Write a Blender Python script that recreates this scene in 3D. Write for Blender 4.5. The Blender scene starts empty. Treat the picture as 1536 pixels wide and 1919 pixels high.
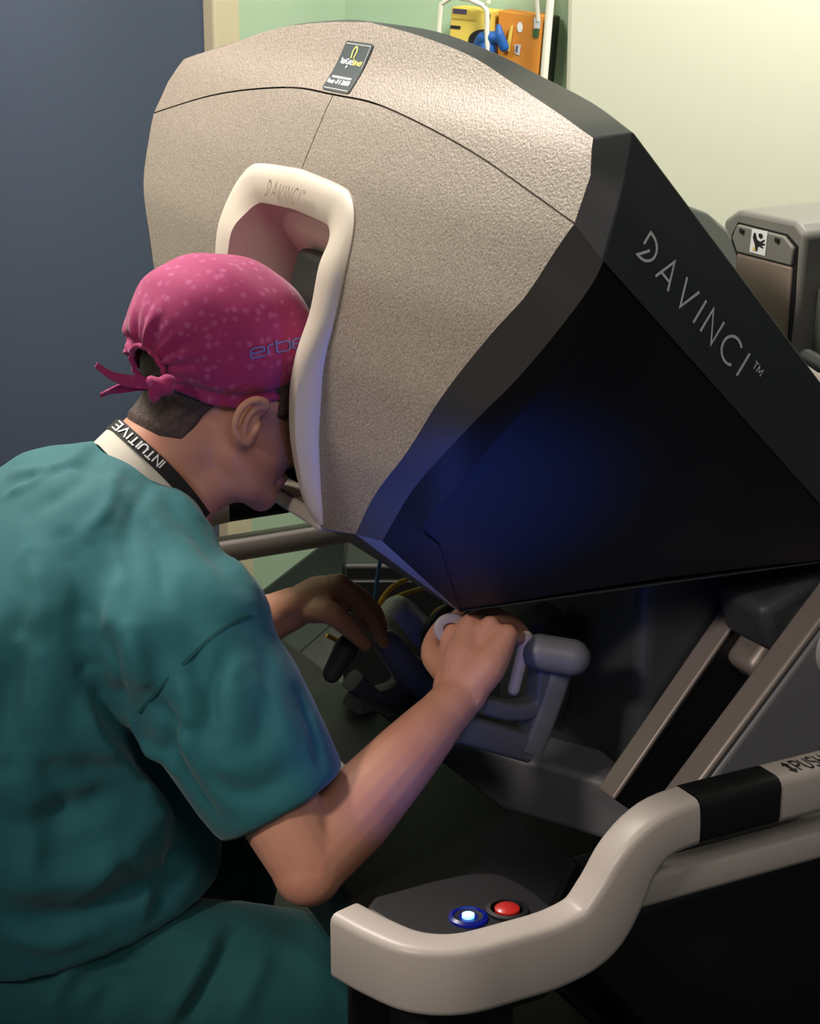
import bpy, bmesh, math, random
import numpy as np
from mathutils import Vector, Matrix
from mathutils.bvhtree import BVHTree
from mathutils.geometry import delaunay_2d_cdt
random.seed(4); RNG = np.random.default_rng(4)
scene = bpy.context.scene
COL = scene.collection
# World axes: X = away from the seated surgeon (depth of the console), Y = surgeon's left, Z = up, floor at z = 0.
# ------------------------------------------------------------------ camera
FPX, PITCH, HEAD, CAMH = 3690.0, math.radians(17.5), math.radians(62.0), 1.70
FW = np.array([math.cos(HEAD), math.sin(HEAD), 0.0])       # horizontal camera heading
RT = np.array([math.sin(HEAD), -math.cos(HEAD), 0.0])      # camera right
UP = np.array([0, 0, 1.0])
cp, sp = math.cos(PITCH), math.sin(PITCH)
def ray(px, py):
    x, y = (px-768)/FPX, (959.5-py)/FPX
    return RT*x + FW*(cp+y*sp) + UP*(-sp+y*cp)
r0 = ray(410, 640)*2.32
CAM = np.array([-r0[0], -r0[1], CAMH])
def at(px, py, x=None, y=None, z=None, s=None):
    """measured point: where the sight line of a photograph pixel meets a plane of the scene"""
    r = ray(px, py)
    k = s
    if x is not None: k = (x-CAM[0])/r[0]
    if y is not None: k = (y-CAM[1])/r[1]
    if z is not None: k = (z-CAM[2])/r[2]
    return CAM + k*r
cam = bpy.data.objects.new('camera', bpy.data.cameras.new('camera'))
COL.objects.link(cam)
cam.location = CAM
cam.rotation_euler = (math.pi/2-PITCH, 0, HEAD-math.pi/2)
cam.data.sensor_fit = 'VERTICAL'; cam.data.sensor_height = 36.0; cam.data.lens = FPX/1919*36
cam.data.clip_start = 0.05
scene.camera = cam
# ------------------------------------------------------------------ world, lights, exposure
world = bpy.data.worlds.new('world'); scene.world = world; world.use_nodes = True
world.node_tree.nodes['Background'].inputs[0].default_value = (0.55, 0.66, 0.72, 1)
world.node_tree.nodes['Background'].inputs[1].default_value = 0.10
scene.view_settings.view_transform = 'Standard'; scene.view_settings.look = 'None'
scene.view_settings.exposure = 0.0; scene.view_settings.gamma = 1.0
scene.view_settings.use_curve_mapping = False
def lamp(name, kind, loc, power, col, size=0.5, target=None, sy=None, blend=0.5, angle=60):
    d = bpy.data.lights.new(name, kind); d.energy = power; d.color = col
    if kind == 'AREA':
        d.size = size
        if sy: d.shape = 'RECTANGLE'; d.size_y = sy
    else: d.shadow_soft_size = size
    if kind == 'SPOT': d.spot_size = math.radians(angle); d.spot_blend = blend
    o = bpy.data.objects.new(name, d); COL.objects.link(o); o.location = loc
    if target is not None:
        o.rotation_euler = (Vector(target)-Vector(loc)).to_track_quat('-Z', 'Y').to_euler()
    return o
def cam2w(xr, yf, z=0.0):
    p = CAM + RT*xr + FW*yf; return np.array([p[0], p[1], z])
lamp('ceiling_lamp', 'AREA', (-0.34, 0.52, 2.36), 30, (1.0, 0.89, 0.81), 0.35, (0.05, 0.1, 1.2))
lamp('ceiling_spot_near', 'SPOT', (-2.3, -1.3, 2.5), 190, (1.0, 0.86, 0.78), 0.18, (0.30, -0.38, 0.64), blend=1.0, angle=25)
lamp('fill_light_rear', 'AREA', (-0.45, -2.3, 2.6), 14, (1.0, 0.88, 0.80), 0.8, (0.1, -0.3, 0.9))  # added fill above the camera, lifts the console's near side and lettering
lamp('fill_light_far', 'AREA', (-0.05, 0.85, 2.45), 11, (1.0, 0.93, 0.86), 0.3, (0.22, 0.6, 0.75))  # added fill, brightens the far rail and upper left of the hood
lamp('ceiling_lamp_wall', 'AREA', cam2w(0.95, 3.5, 2.6), 48, (1.0, 0.95, 0.87), 0.5, cam2w(0.85, 4.6, 1.4))
_dl = cam2w(-0.153, 4.8)+(-RT*0.342-FW*0.94)*1.62+(RT*0.94-FW*0.342)*0.55
lamp('ceiling_spot_door', 'SPOT', (_dl[0], _dl[1], 2.6), 75, (1.0, 0.92, 0.80), 0.15, tuple(_dl-(RT*0.94-FW*0.342)*0.55+np.array([0, 0, 1.70])), blend=1.0, angle=56)
# ------------------------------------------------------------------ materials
def lin(h):
    c = [int(h[i:i+2], 16)/255 for i in (0, 2, 4)]
    return tuple(x/12.92 if x <= 0.04045 else ((x+0.055)/1.055)**2.4 for x in c)+(1,)
def mat(name, hexc, rough=0.5, metal=0.0, bump=None, var=None, emit=None, spec=0.5, sss=0.0, coat=0.0, sheen=0.0):
    m = bpy.data.materials.new(name); m.use_nodes = True
    nt = m.node_tree; b = nt.nodes['Principled BSDF']
    b.inputs['Base Color'].default_value = lin(hexc); b.inputs['Roughness'].default_value = rough
    b.inputs['Metallic'].default_value = metal; b.inputs['Specular IOR Level'].default_value = spec
    if coat: b.inputs['Coat Weight'].default_value = coat
    if sheen: b.inputs['Sheen Weight'].default_value = sheen; b.inputs['Sheen Roughness'].default_value = 0.5
    if sss:
        b.inputs['Subsurface Weight'].default_value = sss
        b.inputs['Subsurface Radius'].default_value = (0.012, 0.005, 0.003); b.inputs['Subsurface Scale'].default_value = 0.5
    tc = nt.nodes.new('ShaderNodeTexCoord')
    if var:                                             # (scale, second colour, amount)
        n = nt.nodes.new('ShaderNodeTexNoise'); n.inputs['Scale'].default_value = var[0]; n.inputs['Detail'].default_value = 5
        rp = nt.nodes.new('ShaderNodeValToRGB'); rp.color_ramp.elements[0].position = 0.35; rp.color_ramp.elements[1].position = 0.65
        mx = lin(var[1]); a = var[2]
        rp.color_ramp.elements[0].color = lin(hexc)
        rp.color_ramp.elements[1].color = tuple(lin(hexc)[i]*(1-a)+mx[i]*a for i in range(3))+(1,)
        nt.links.new(tc.outputs['Object'], n.inputs['Vector']); nt.links.new(n.outputs['Fac'], rp.inputs[0]); nt.links.new(rp.outputs[0], b.inputs['Base Color'])
    if bump:                                            # (scale, strength)
        n = nt.nodes.new('ShaderNodeTexNoise'); n.inputs['Scale'].default_value = bump[0]; n.inputs['Detail'].default_value = 3
        bp = nt.nodes.new('ShaderNodeBump'); bp.inputs['Strength'].default_value = bump[1]; bp.inputs['Distance'].default_value = 0.001
        nt.links.new(tc.outputs['Object'], n.inputs['Vector']); nt.links.new(n.outputs['Fac'], bp.inputs['Height']); nt.links.new(bp.outputs[0], b.inputs['Normal'])
    if emit:
        b.inputs['Emission Color'].default_value = lin(emit[0]); b.inputs['Emission Strength'].default_value = emit[1]
    return m
M = dict(
    bronze=mat('bronze_paint', '746961', 0.48, 0.22, (330, 0.7), (420, 'A0938B', 0.8)),
    charcoal=mat('charcoal_plastic', '34383B', 0.5, 0.0, (500, 0.1)),
    dark=mat('dark_side_plastic', '17191C', 0.55, 0.0, (500, 0.06), spec=0.3),
    trim=mat('grey_trim', '4C4A48', 0.45, 0.2, (400, 0.12)),
    black=mat('black_plastic', '0B0C0E', 0.5),
    pad=mat('black_pad', '08090B', 0.5, 0, (300, 0.15)),
    gap=mat('gap_black', '060505', 0.8),
    white=mat('white_plastic', 'AFA7A0', 0.42, 0, (300, 0.05)),
    ivory=mat('bezel_plastic', 'C0B5A9', 0.45, 0, (200, 0.03)),
    recess=mat('viewer_recess', 'D6CAC0', 0.6),
    grey=mat('grey_plastic', '6A6C70', 0.45),
    lgrey=mat('light_grey_plastic', 'A7A6A3', 0.4),
    beam=mat('painted_metal', '8C837C', 0.4, 0.3),
    print_white=mat('white_print', 'E4E6E8', 0.5, emit=None),
    print_dark=mat('brown_print', '6E5B48', 0.5),
    print_black=mat('black_print', '15171A', 0.5),
    sticker=mat('sticker_navy', '242B3E', 0.3, spec=0.6),
    yellow=mat('yellow_print', 'D8CB6A', 0.5),
    silver=mat('silver_print', 'C8CBD2', 0.5),
    skin=mat('skin', 'C8927A', 0.5, 0, (90, 0.12), (14, 'BC7C66', 0.55), sss=0.15),
    hair=mat('hair', '382A28', 0.7, 0, (420, 0.8), (160, '5C4843', 0.7)),
    scrub=mat('scrub_cloth', '175F66', 0.8, 0, (900, 0.12), (7, '1B6670', 0.6), sheen=0.15),
    seam=mat('seam_thread', '0F4A4D', .85),
    pants=mat('trouser_cloth', '155657', 0.85, 0, (900, 0.12), (7, '185C60', 0.6), sheen=0.1),
    cotton=mat('white_cotton', 'CFC9BD', 0.85, 0, (600, 0.2)),
    lanyard=mat('lanyard_black', '0F1012', 0.7, 0, (700, 0.2)),
    embroider=mat('embroidery_blue', '6673B8', 0.6),
    red=mat('red_button', 'B5231E', 0.35, coat=0.4),
    led=mat('led_blue', '060E3C', 0.3, emit=('0A2BFF', .12)),
    basegrey=mat('base_grey', '4A4744', .5),
    screen=mat('blue_screen', '101830', .3, emit=('3350FF', 0.15)),
    ledcore=mat('led_core', 'CFE6FF', 0.3, emit=('4FA0FF', 4.0)),
    cableY=mat('yellow_cable', 'C79A2B', 0.45),
    cableB=mat('blue_cable', '2D5F9E', 0.45),
    cableK=mat('black_cable', '0C0C0D', 0.5),
    metal=mat('steel', 'B9B6B0', 0.3, 0.9),
    wall=mat('wall_paint', 'A9C2A6', 0.75, 0, (60, 0.05)),
    wall2=mat('wall_paint_lit', 'CBCDB9', 0.75, 0, (60, 0.05)),  # paler copy of the wall paint, warm lamplight put into the colour
    door=mat('door_laminate', '3A465E', 0.6),
    frame=mat('door_frame_paint', 'C6BC9E', 0.55),
    floor=mat('vinyl_floor', '42443F', 0.45, 0, (80, 0.05), (30, '393B37', 0.8)),
    ceil=mat('ceiling_paint', 'C8C8C0', 0.9),
    cove=mat('vinyl_cove', '2C3530', 0.55),  # vinyl colour taken darker, shade at the wall foot put into it
    robot=mat('robot_grey', '74726D', 0.5, 0, (300, 0.1)),
    robot2=mat('robot_panel', '85756A', 0.5, 0.2, (300, 0.1)),
    robotd=mat('robot_dark', '5D625C', 0.5),
    wire=mat('white_wire', 'E6E3D6', 0.4),
    ybox=mat('yellow_card', 'E0C659', 0.7),
    obox=mat('orange_card', 'D08A2E', 0.7, 0, None, (12, 'C47A28', 0.7)),
    oside=mat('dark_card', '33372C', 0.7),
    glove=mat('blue_nitrile', '1F5AA8', 0.45),
    green=mat('green_print', '2F5A2C', 0.6),
    purple=mat('purple_print', '5B4B6E', 0.6),
    stool=mat('stool_vinyl', '1C2024', 0.5),
    shoe=mat('shoe_rubber', '2A2C30', 0.6),
    eye=mat('eye_white', 'E6E0DA', 0.2),
)
def cap_material():
    m = mat('cap_cloth', '9A1F62', 0.8, 0, (700, 0.2), None, sheen=0.2)
    nt = m.node_tree; b = nt.nodes['Principled BSDF']; tc = nt.nodes.new('ShaderNodeTexCoord')
    v = nt.nodes.new('ShaderNodeTexVoronoi'); v.inputs['Scale'].default_value = 78; v.inputs['Randomness'].default_value = 0.7
    n = nt.nodes.new('ShaderNodeTexNoise'); n.inputs['Scale'].default_value = 260; n.inputs['Detail'].default_value = 2
    ad = nt.nodes.new('ShaderNodeMath'); ad.operation = 'MULTIPLY_ADD'; ad.inputs[1].default_value = 0.35
    rp = nt.nodes.new('ShaderNodeValToRGB')
    e = rp.color_ramp.elements; e[0].position = 0.30; e[0].color = lin('AE4A80'); e[1].position = 0.56; e[1].color = lin('9A1F5E')
    nt.links.new(tc.outputs['Object'], v.inputs['Vector']); nt.links.new(tc.outputs['Object'], n.inputs['Vector'])
    nt.links.new(n.outputs['Fac'], ad.inputs[0]); nt.links.new(v.outputs['Distance'], ad.inputs[2])
    nt.links.new(ad.outputs[0], rp.inputs[0]); nt.links.new(rp.outputs[0], b.inputs['Base Color'])
    return m
M['cap'] = cap_material()
# ------------------------------------------------------------------ mesh helpers
def empty(name, loc, label, cat, group=None):
    o = bpy.data.objects.new(name, None); COL.objects.link(o); o.location = loc; o.empty_display_size = 0.1
    tag(o, label, cat, group); return o
def tag(o, label=None, cat=None, group=None, kind=None):
    if label: o['label'] = label
    if cat: o['category'] = cat
    if group: o['group'] = group
    if kind: o['kind'] = kind
    return o
def world_off(p):
    v = Vector((0, 0, 0))
    while p is not None: v += p.location; p = p.parent
    return v
def ob(name, V, F, m, parent=None, smooth=True, bevel=0, seg=2, angle=35, label=None, mats=None, fm=None):
    me = bpy.data.meshes.new(name)
    off = np.array(world_off(parent)) if parent else np.zeros(3)
    me.from_pydata([tuple(np.asarray(v, float)-off) for v in V], [], [tuple(int(i) for i in f) for f in F])
    me.update()
    bm = bmesh.new(); bm.from_mesh(me); bmesh.ops.recalc_face_normals(bm, faces=bm.faces); bm.to_mesh(me); bm.free()
    me.materials.append(m)
    if mats:
        for x in mats: me.materials.append(x)
    if fm is not None: me.polygons.foreach_set('material_index', np.asarray(fm, dtype=np.int32))
    if smooth:
        me.polygons.foreach_set('use_smooth', [True]*len(me.polygons)); me.set_sharp_from_angle(angle=math.radians(angle))
    o = bpy.data.objects.new(name, me); COL.objects.link(o)
    if parent: o.parent = parent
    if bevel:
        md = o.modifiers.new('bevel', 'BEVEL'); md.width = bevel; md.segments = seg; md.limit_method = 'ANGLE'; md.angle_limit = math.radians(30)
        md.harden_normals = False
    if label: o['label'] = label
    return o
def join(parts):
    V, F = [], []
    for v, f in parts:
        n = len(V); V += [np.asarray(x, float) for x in v]; F += [tuple(i+n for i in q) for q in f]
    return V, F
def unit(v): v = np.asarray(v, float); return v/max(np.linalg.norm(v), 1e-9)
def box(c, s, R=None):
    c = np.asarray(c, float); h = np.asarray(s, float)/2
    R = np.eye(3) if R is None else R
    V = [c+R@(h*np.array(q)) for q in [(-1,-1,-1),(1,-1,-1),(1,1,-1),(-1,1,-1),(-1,-1,1),(1,-1,1),(1,1,1),(-1,1,1)]]
    return V, [(0,3,2,1),(4,5,6,7),(0,1,5,4),(1,2,6,5),(2,3,7,6),(3,0,4,7)]
def axes(d, up=(0, 0, 1)):
    """rotation whose columns are: along d, side, up-ish"""
    a = unit(d); s = np.cross(up, a)
    if np.linalg.norm(s) < 1e-3: s = np.cross((1, 0, 0), a)
    s = unit(s); return np.array([a, s, np.cross(a, s)]).T
def beam(p, q, w, h, up=(0, 0, 1)):
    p, q = np.asarray(p, float), np.asarray(q, float)
    return box((p+q)/2, (np.linalg.norm(q-p), w, h), axes(q-p, up))
def catmull(P, n):
    P = np.asarray(P, float); out = []
    Q = np.vstack([2*P[0]-P[1], P, 2*P[-1]-P[-2]])
    for i in range(1, len(Q)-2):
        for t in np.linspace(0, 1, n, endpoint=False):
            a, b, c, d = Q[i-1], Q[i], Q[i+1], Q[i+2]
            out.append(0.5*((2*b)+(-a+c)*t+(2*a-5*b+4*c-d)*t*t+(-a+3*b-3*c+d)*t**3))
    out.append(P[-1]); return np.array(out)
def sweep(path, sec, up=(0, 0, 1), closed=False, caps=True, scale=None):
    """path Nx3, sec list of (side, up) points (a list of lists for a section per station)"""
    path = np.asarray(path, float); n = len(path); V = []; F = []
    per = isinstance(sec[0][0], (list, tuple, np.ndarray)) and len(sec) == n and not np.isscalar(sec[0][0])
    m = len(sec[0]) if per else len(sec)
    prev = None
    for i in range(n):
        if closed: t = path[(i+1) % n]-path[i-1]
        else: t = path[min(i+1, n-1)]-path[max(i-1, 0)]
        t = unit(t)
        if up is None:                                 # rotation minimising
            if prev is None: prev = unit(np.cross(t, (0.3, 0.5, 0.8)))
            s = unit(prev-t*(prev@t)); prev = s; u = np.cross(t, s)
        else:
            s = unit(np.cross(up, t)); u = np.cross(t, s)
        k = scale[i] if scale is not None else 1.0
        for a, b in (sec[i] if per else sec): V.append(path[i]+k*(s*a+u*b))
    for i in range(n if closed else n-1):
        j = (i+1) % n
        for k in range(m):
            l = (k+1) % m; F.append((i*m+k, i*m+l, j*m+l, j*m+k))
    if caps and not closed: F += [tuple(range(m)), tuple(range((n-1)*m, n*m))]
    return V, F
def circ(r=1.0, n=14, ry=None): return [(r*math.cos(2*math.pi*k/n), (ry or r)*math.sin(2*math.pi*k/n)) for k in range(n)]
def rrect(w, h, r, n=4):
    out = []
    for cx, cy, a0 in ((w/2-r, h/2-r, 0), (-w/2+r, h/2-r, 90), (-w/2+r, -h/2+r, 180), (w/2-r, -h/2+r, 270)):
        for k in range(n+1):
            a = math.radians(a0+90*k/n); out.append((cx+r*math.cos(a), cy+r*math.sin(a)))
    return out
def tube(P, r, n=12, k=6):
    """smooth tube through points, radius per point"""
    P = np.asarray(P, float); r = np.full(len(P), r) if np.isscalar(r) else np.asarray(r, float)
    Q = catmull(P, k) if len(P) > 2 else np.array([P[0]+(P[1]-P[0])*t for t in np.linspace(0, 1, k+1)])
    rr = np.interp(np.linspace(0, len(P)-1, len(Q)), np.arange(len(P)), r)
    return sweep(Q, circ(1, n), up=None, scale=rr)
def capsule(P, r, n=14, k=6):
    """tube with rounded ends"""
    P = np.asarray(P, float); r = [r]*len(P) if np.isscalar(r) else list(r)
    return join([tube(P, r, n, k), ball(P[0], (r[0],)*3, 12, 8), ball(P[-1], (r[-1],)*3, 12, 8)])
def ball(c, s, n=20, m=12, R=None):
    c = np.asarray(c, float); R = np.eye(3) if R is None else R
    V = [c+R@np.array([0, 0, s[2]])]; F = []
    for i in range(1, m):
        th = math.pi*i/m
        for k in range(n):
            ph = 2*math.pi*k/n
            V.append(c+R@np.array([s[0]*math.sin(th)*math.cos(ph), s[1]*math.sin(th)*math.sin(ph), s[2]*math.cos(th)]))
    V.append(c-R@np.array([0, 0, s[2]]))
    for k in range(n): F.append((0, 1+k, 1+(k+1) % n))
    for i in range(m-2):
        for k in range(n): a = 1+i*n; l = (k+1) % n; F.append((a+k, a+n+k, a+n+l, a+l))
    e = len(V)-1; a = 1+(m-2)*n
    for k in range(n): F.append((a+k, e, a+(k+1) % n))
    return V, F
def lathe(c, prof, n=28, R=None):
    """prof: list of (radius, height) along local z"""
    R = np.eye(3) if R is None else R; c = np.asarray(c, float); V = []; F = []; m = len(prof)
    for r, h in prof:
        for k in range(n): a = 2*math.pi*k/n; V.append(c+R@np.array([r*math.cos(a), r*math.sin(a), h]))
    for i in range(m-1):
        for k in range(n): l = (k+1) % n; F.append((i*n+k, i*n+l, (i+1)*n+l, (i+1)*n+k))
    F += [tuple(range(n)), tuple(range((m-1)*n, m*n))]
    return V, F
def extrude(poly, d):
    """closed prism from a 3D polygon and a vector"""
    n = len(poly); V = [np.asarray(p, float) for p in poly]+[np.asarray(p, float)+np.asarray(d, float) for p in poly]
    F = [tuple(range(n)), tuple(range(n, 2*n))]+[(i, (i+1) % n, n+(i+1) % n, n+i) for i in range(n)]
    return V, F
def inside(pts, poly):
    x, y = pts[:, 0], pts[:, 1]; r = np.zeros(len(pts), bool); n = len(poly)
    for i in range(n):
        (x1, y1), (x2, y2) = poly[i], poly[i-1]
        c = ((y1 > y) != (y2 > y)) & (x < (x2-x1)*(y-y1)/((y2-y1) if y2 != y1 else 1e-12)+x1); r ^= c
    return r
def fill(poly, h):
    """dense flat triangulation of a 2D polygon -> (points, faces)"""
    poly = np.asarray(poly, float); out = []
    for i in range(len(poly)):
        a, b = poly[i], poly[(i+1) % len(poly)]; k = max(1, int(round(np.linalg.norm(b-a)/h)))
        for t in range(k): out.append(a+(b-a)*t/k)
    bd = np.array(out); lo, hi = bd.min(0), bd.max(0); G = []
    for j, y in enumerate(np.arange(lo[1], hi[1], h*0.87)):
        for x in np.arange(lo[0]+(h/2 if j % 2 else 0), hi[0], h): G.append((x, y))
    G = np.array(G) if G else np.zeros((0, 2))
    if len(G):
        G = G[inside(G, bd)]
        if len(G): G = G[np.min(np.linalg.norm(G[:, None, :]-bd[None], axis=2), axis=1) > h*0.55]
    pts = np.vstack([bd, G]) if len(G) else bd
    r = delaunay_2d_cdt([Vector(p) for p in pts], [], [list(range(len(bd)))], 1, 1e-7)
    return np.array([tuple(v) for v in r[0]]), [tuple(f) for f in r[2]], len(bd)
def remesh(parts, voxel, smooth=6, fac=0.5):
    V, F = join(parts)
    me = bpy.data.meshes.new('tmp'); me.from_pydata([tuple(v) for v in V], [], F); me.update()
    bm = bmesh.new(); bm.from_mesh(me); bmesh.ops.recalc_face_normals(bm, faces=bm.faces); bm.to_mesh(me); bm.free()
    o = bpy.data.objects.new('tmp', me); COL.objects.link(o)
    md = o.modifiers.new('r', 'REMESH'); md.mode = 'VOXEL'; md.voxel_size = voxel
    md = o.modifiers.new('s', 'SMOOTH'); md.factor = fac; md.iterations = smooth
    dg = bpy.context.evaluated_depsgraph_get(); e = o.evaluated_get(dg); m2 = e.to_mesh()
    n = len(m2.vertices); P = np.empty(n*3, np.float32); m2.vertices.foreach_get('co', P)
    N = np.empty(n*3, np.float32); m2.vertices.foreach_get('normal', N)
    Fa = [tuple(p.vertices) for p in m2.polygons]
    e.to_mesh_clear(); bpy.data.objects.remove(o); bpy.data.meshes.remove(me)
    return P.reshape(-1, 3).astype(float), N.reshape(-1, 3).astype(float), Fa
def normals(V, F):
    V = np.asarray(V); N = np.zeros_like(V)
    for k in (3, 4):
        f = np.array([q for q in F if len(q) == k])
        if len(f) == 0: continue
        n = np.cross(V[f[:, 2]]-V[f[:, 0]], V[f[:, -1]]-V[f[:, 1]]) if k == 4 else np.cross(V[f[:, 1]]-V[f[:, 0]], V[f[:, 2]]-V[f[:, 0]])
        for c in range(k): np.add.at(N, f[:, c], n)
    return N/np.maximum(np.linalg.norm(N, axis=1, keepdims=True), 1e-12)
def bvh(V, F): return BVHTree.FromPolygons([Vector(v) for v in V], F)
def hit(tree, px, py):
    l, n, i, d = tree.ray_cast(Vector(CAM), Vector(unit(ray(px, py))))
    if l is None: return None
    n = np.array(n); n = n if n@ray(px, py) < 0 else -n
    return np.array(l), n
def segdist(P, A):
    """distance of points P to polyline A"""
    best = np.full(len(P), 9.0)
    for a, b in zip(A[:-1], A[1:]):
        d = b-a; t = np.clip(((P-a)@d)/max(d@d, 1e-12), 0, 1)
        best = np.minimum(best, np.linalg.norm(P-(a+t[:, None]*d), axis=1))
    return best
# ------------------------------------------------------------------ stroke lettering (flat print)
def arc(cx, cy, rx, ry, a0, a1, n=10): return [(cx+rx*math.cos(math.radians(a0+(a1-a0)*i/n)), cy+ry*math.sin(math.radians(a0+(a1-a0)*i/n))) for i in range(n+1)]
GLYPH = {
 'D': (0.75, [[(0, .48), (0, 1)]+arc(0.1, .5, .6, .5, 90, -90)+[(0, 0), (.38, .5)]]),
 'A': (0.8, [[(0, 0), (.4, 1), (.8, 0)], [(.14, .3), (.66, .3)]]), 'V': (0.8, [[(0, 1), (.4, 0), (.8, 1)]]),
 'I': (0.08, [[(.04, 0), (.04, 1)]]), 'N': (0.7, [[(0, 0), (0, 1), (.7, 0), (.7, 1)]]),
 'C': (0.8, [arc(.5, .5, .5, .5, 50, 310, 16)]), 'T': (0.7, [[(0, 1), (.7, 1)], [(.35, 0), (.35, 1)]]),
 'M': (0.85, [[(0, 0), (0, 1), (.42, .3), (.85, 1), (.85, 0)]]), 'U': (0.65, [[(0, 1), (0, .32)]+arc(.325, .32, .325, .32, 180, 360, 8)+[(.65, 1)]]),
 'E': (0.55, [[(.55, 1), (0, 1), (0, 0), (.55, 0)], [(0, .5), (.5, .5)]]), 'P': (0.6, [[(0, 0), (0, 1)]+arc(.3, .74, .3, .26, 90, -90, 8)+[(0, .48)]]),
 'S': (0.6, [arc(.3, .74, .28, .25, 30, 270, 10)+arc(.3, .25, .3, .25, 90, -150, 10)]), 'H': (0.65, [[(0, 0), (0, 1)], [(.65, 0), (.65, 1)], [(0, .5), (.65, .5)]]),
 'e': (0.95, [[(0, .36), (.9, .36), (.9, .62), (.75, .72), (.15, .72), (0, .6), (0, .12), (.15, 0), (.95, 0)]]),
 'r': (0.38, [[(0, 0), (0, .55), (.12, .72), (.38, .72)]]), 'b': (0.9, [[(0, 1), (0, .1), (.12, 0), (.75, 0), (.9, .12), (.9, .6), (.75, .72), (.05, .72)]]),
 'c': (0.5, [arc(.28, .3, .27, .3, 50, 310)]), 'h': (.5, [[(0, 0), (0, 1)], [(0, .5)]+arc(.25, .4, .25, .22, 180, 0, 6)+[(.5, 0)]]),
 'a': (0.5, [arc(.25, .3, .25, .3, 20, 340), [(.5, .6), (.5, 0)]]), 'v': (.5, [[(0, .6), (.25, 0), (.5, .6)]]), 'i': (.08, [[(.04, 0), (.04, .6)]]),
 'o': (0.55, [arc(.27, .3, .27, .3, 0, 360, 12)]), 'n': (.5, [[(0, 0), (0, .6)], [(0, .4)]+arc(.25, .38, .25, .22, 180, 0, 6)+[(.5, 0)]]),
 ':': (.1, [[(.05, .1), (.05, .18)], [(.05, .5), (.05, .58)]]), '+': (.5, [[(0, .4), (.5, .4)], [(.25, .15), (.25, .65)]]),
 '0': (0.55, [arc(.27, .5, .27, .5, 0, 360, 14)]), '3': (.5, [arc(.22, .75, .26, .25, 150, -90, 8)+arc(.22, .25, .28, .25, 90, -150, 8)]), '1': (.2, [[(0, .8), (.15, 1), (.15, 0)]]),
 '6': (.5, [arc(.25, .3, .25, .3, 0, 360, 12), [(.02, .35), (.3, 1)]]),
}
def letters(text, track=0.22):
    out = []; x = 0
    for ch in text:
        if ch == ' ': x += .5; continue
        w, st = GLYPH[ch]
        for s in st: out.append([(x+a, b) for a, b in s])
        x += w+track
    return out, x-track
def ribbon2d(s, w):
    """offset polyline -> quads in 2D"""
    s = np.asarray(s, float); V = []; F = []
    for i in range(len(s)):
        a = unit(s[i]-s[i-1]) if i else unit(s[1]-s[0]); b = unit(s[i+1]-s[i]) if i < len(s)-1 else a
        na, nb = np.array([-a[1], a[0]]), np.array([-b[1], b[0]]); n = unit(na+nb) if np.linalg.norm(na+nb) > 1e-3 else na
        k = 1/max(n@na, 0.45)
        V += [s[i]+n*k*w/2, s[i]-n*k*w/2]
        if i: F.append((2*i-2, 2*i-1, 2*i+1, 2*i))
    return V, F
def lettering(name, strokes, w, f, m, parent, thick=0.0):
    """f maps a 2D letter point to the surface; slim raised print"""
    V, F = [], []
    for s in strokes:
        v, q = ribbon2d(s, w); n = len(V)
        V += [f(*p) for p in v]; F += [tuple(i+n for i in k) for k in q]
    return ob(name, V, F, m, parent, smooth=False)
# ================================================================== room
def wbox(k0, k1, t0, t1, z0, z1, base, d, nrm):
    """box along a wall: k along, t out of the wall into the room"""
    p = lambda k, t, z: np.array([*(base+d*k+nrm*t)[:2], z])
    V = [p(k, t, z) for z in (z0, z1) for k, t in ((k0, t0), (k1, t0), (k1, t1), (k0, t1))]
    return V, [(0,3,2,1),(4,5,6,7),(0,1,5,4),(1,2,6,5),(2,3,7,6),(3,0,4,7)]
corner = cam2w(-0.153, 4.8)
dirR = RT*0.94-FW*0.342; nR = -RT*0.342-FW*0.94          # right-hand wall, and its normal into the room
dirL = -RT*0.342-FW*0.94; nL = RT*0.94-FW*0.342
def struct(name, vf, m, parent=None, bevel=0, label=None):
    o = ob(name, *vf, m, parent, smooth=False, bevel=bevel, label=label)
    if parent is None: o['kind'] = 'structure'
    return o
fl = struct('floor', ([(-4, -3.2, 0), (5, -3.2, 0), (5, 5, 0), (-4, 5, 0), (-4, -3.2, -.1), (5, -3.2, -.1), (5, 5, -.1), (-4, 5, -.1)],
       [(0,1,2,3),(4,7,6,5),(0,4,5,1),(1,5,6,2),(2,6,7,3),(3,7,4,0)]), M['floor'])
struct('ceiling', ([(-4, -3.2, 2.8), (5, -3.2, 2.8), (5, 5, 2.8), (-4, 5, 2.8), (-4, -3.2, 2.9), (5, -3.2, 2.9), (5, 5, 2.9), (-4, 5, 2.9)],
       [(0,1,2,3),(4,7,6,5),(0,4,5,1),(1,5,6,2),(2,6,7,3),(3,7,4,0)]), M['ceil'])
struct('wall_back', wbox(-.2, 0.60, -.2, 0, 0, 2.8, corner, dirR, nR), M['wall'])
struct('wall_right', wbox(0.575, 3.4, -.2, .12, 0, 2.8, corner, dirR, nR), M['wall2'], bevel=0.012)
struct('wall_left', wbox(0, 0.70, -.2, 0, 0, 2.8, corner, dirL, nL), M['wall'])
wl2 = struct('wall_left_far', wbox(1.75, 3.2, -.2, 0, 0, 2.8, corner, dirL, nL), M['wall'])
struct('wall_left_over', wbox(0.6, 1.8, -.2, -.001, 2.25, 2.8, corner, dirL, nL), M['wall'])
d1 = struct('door_1', wbox(0.757, 1.70, -.05, -.005, 0.01, 2.2, corner, dirL, nL), M['door'])
struct('trim_1', wbox(0.635, 0.757, -.06, .02, 0, 2.25, corner, dirL, nL), M['frame'], bevel=.006)
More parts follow.
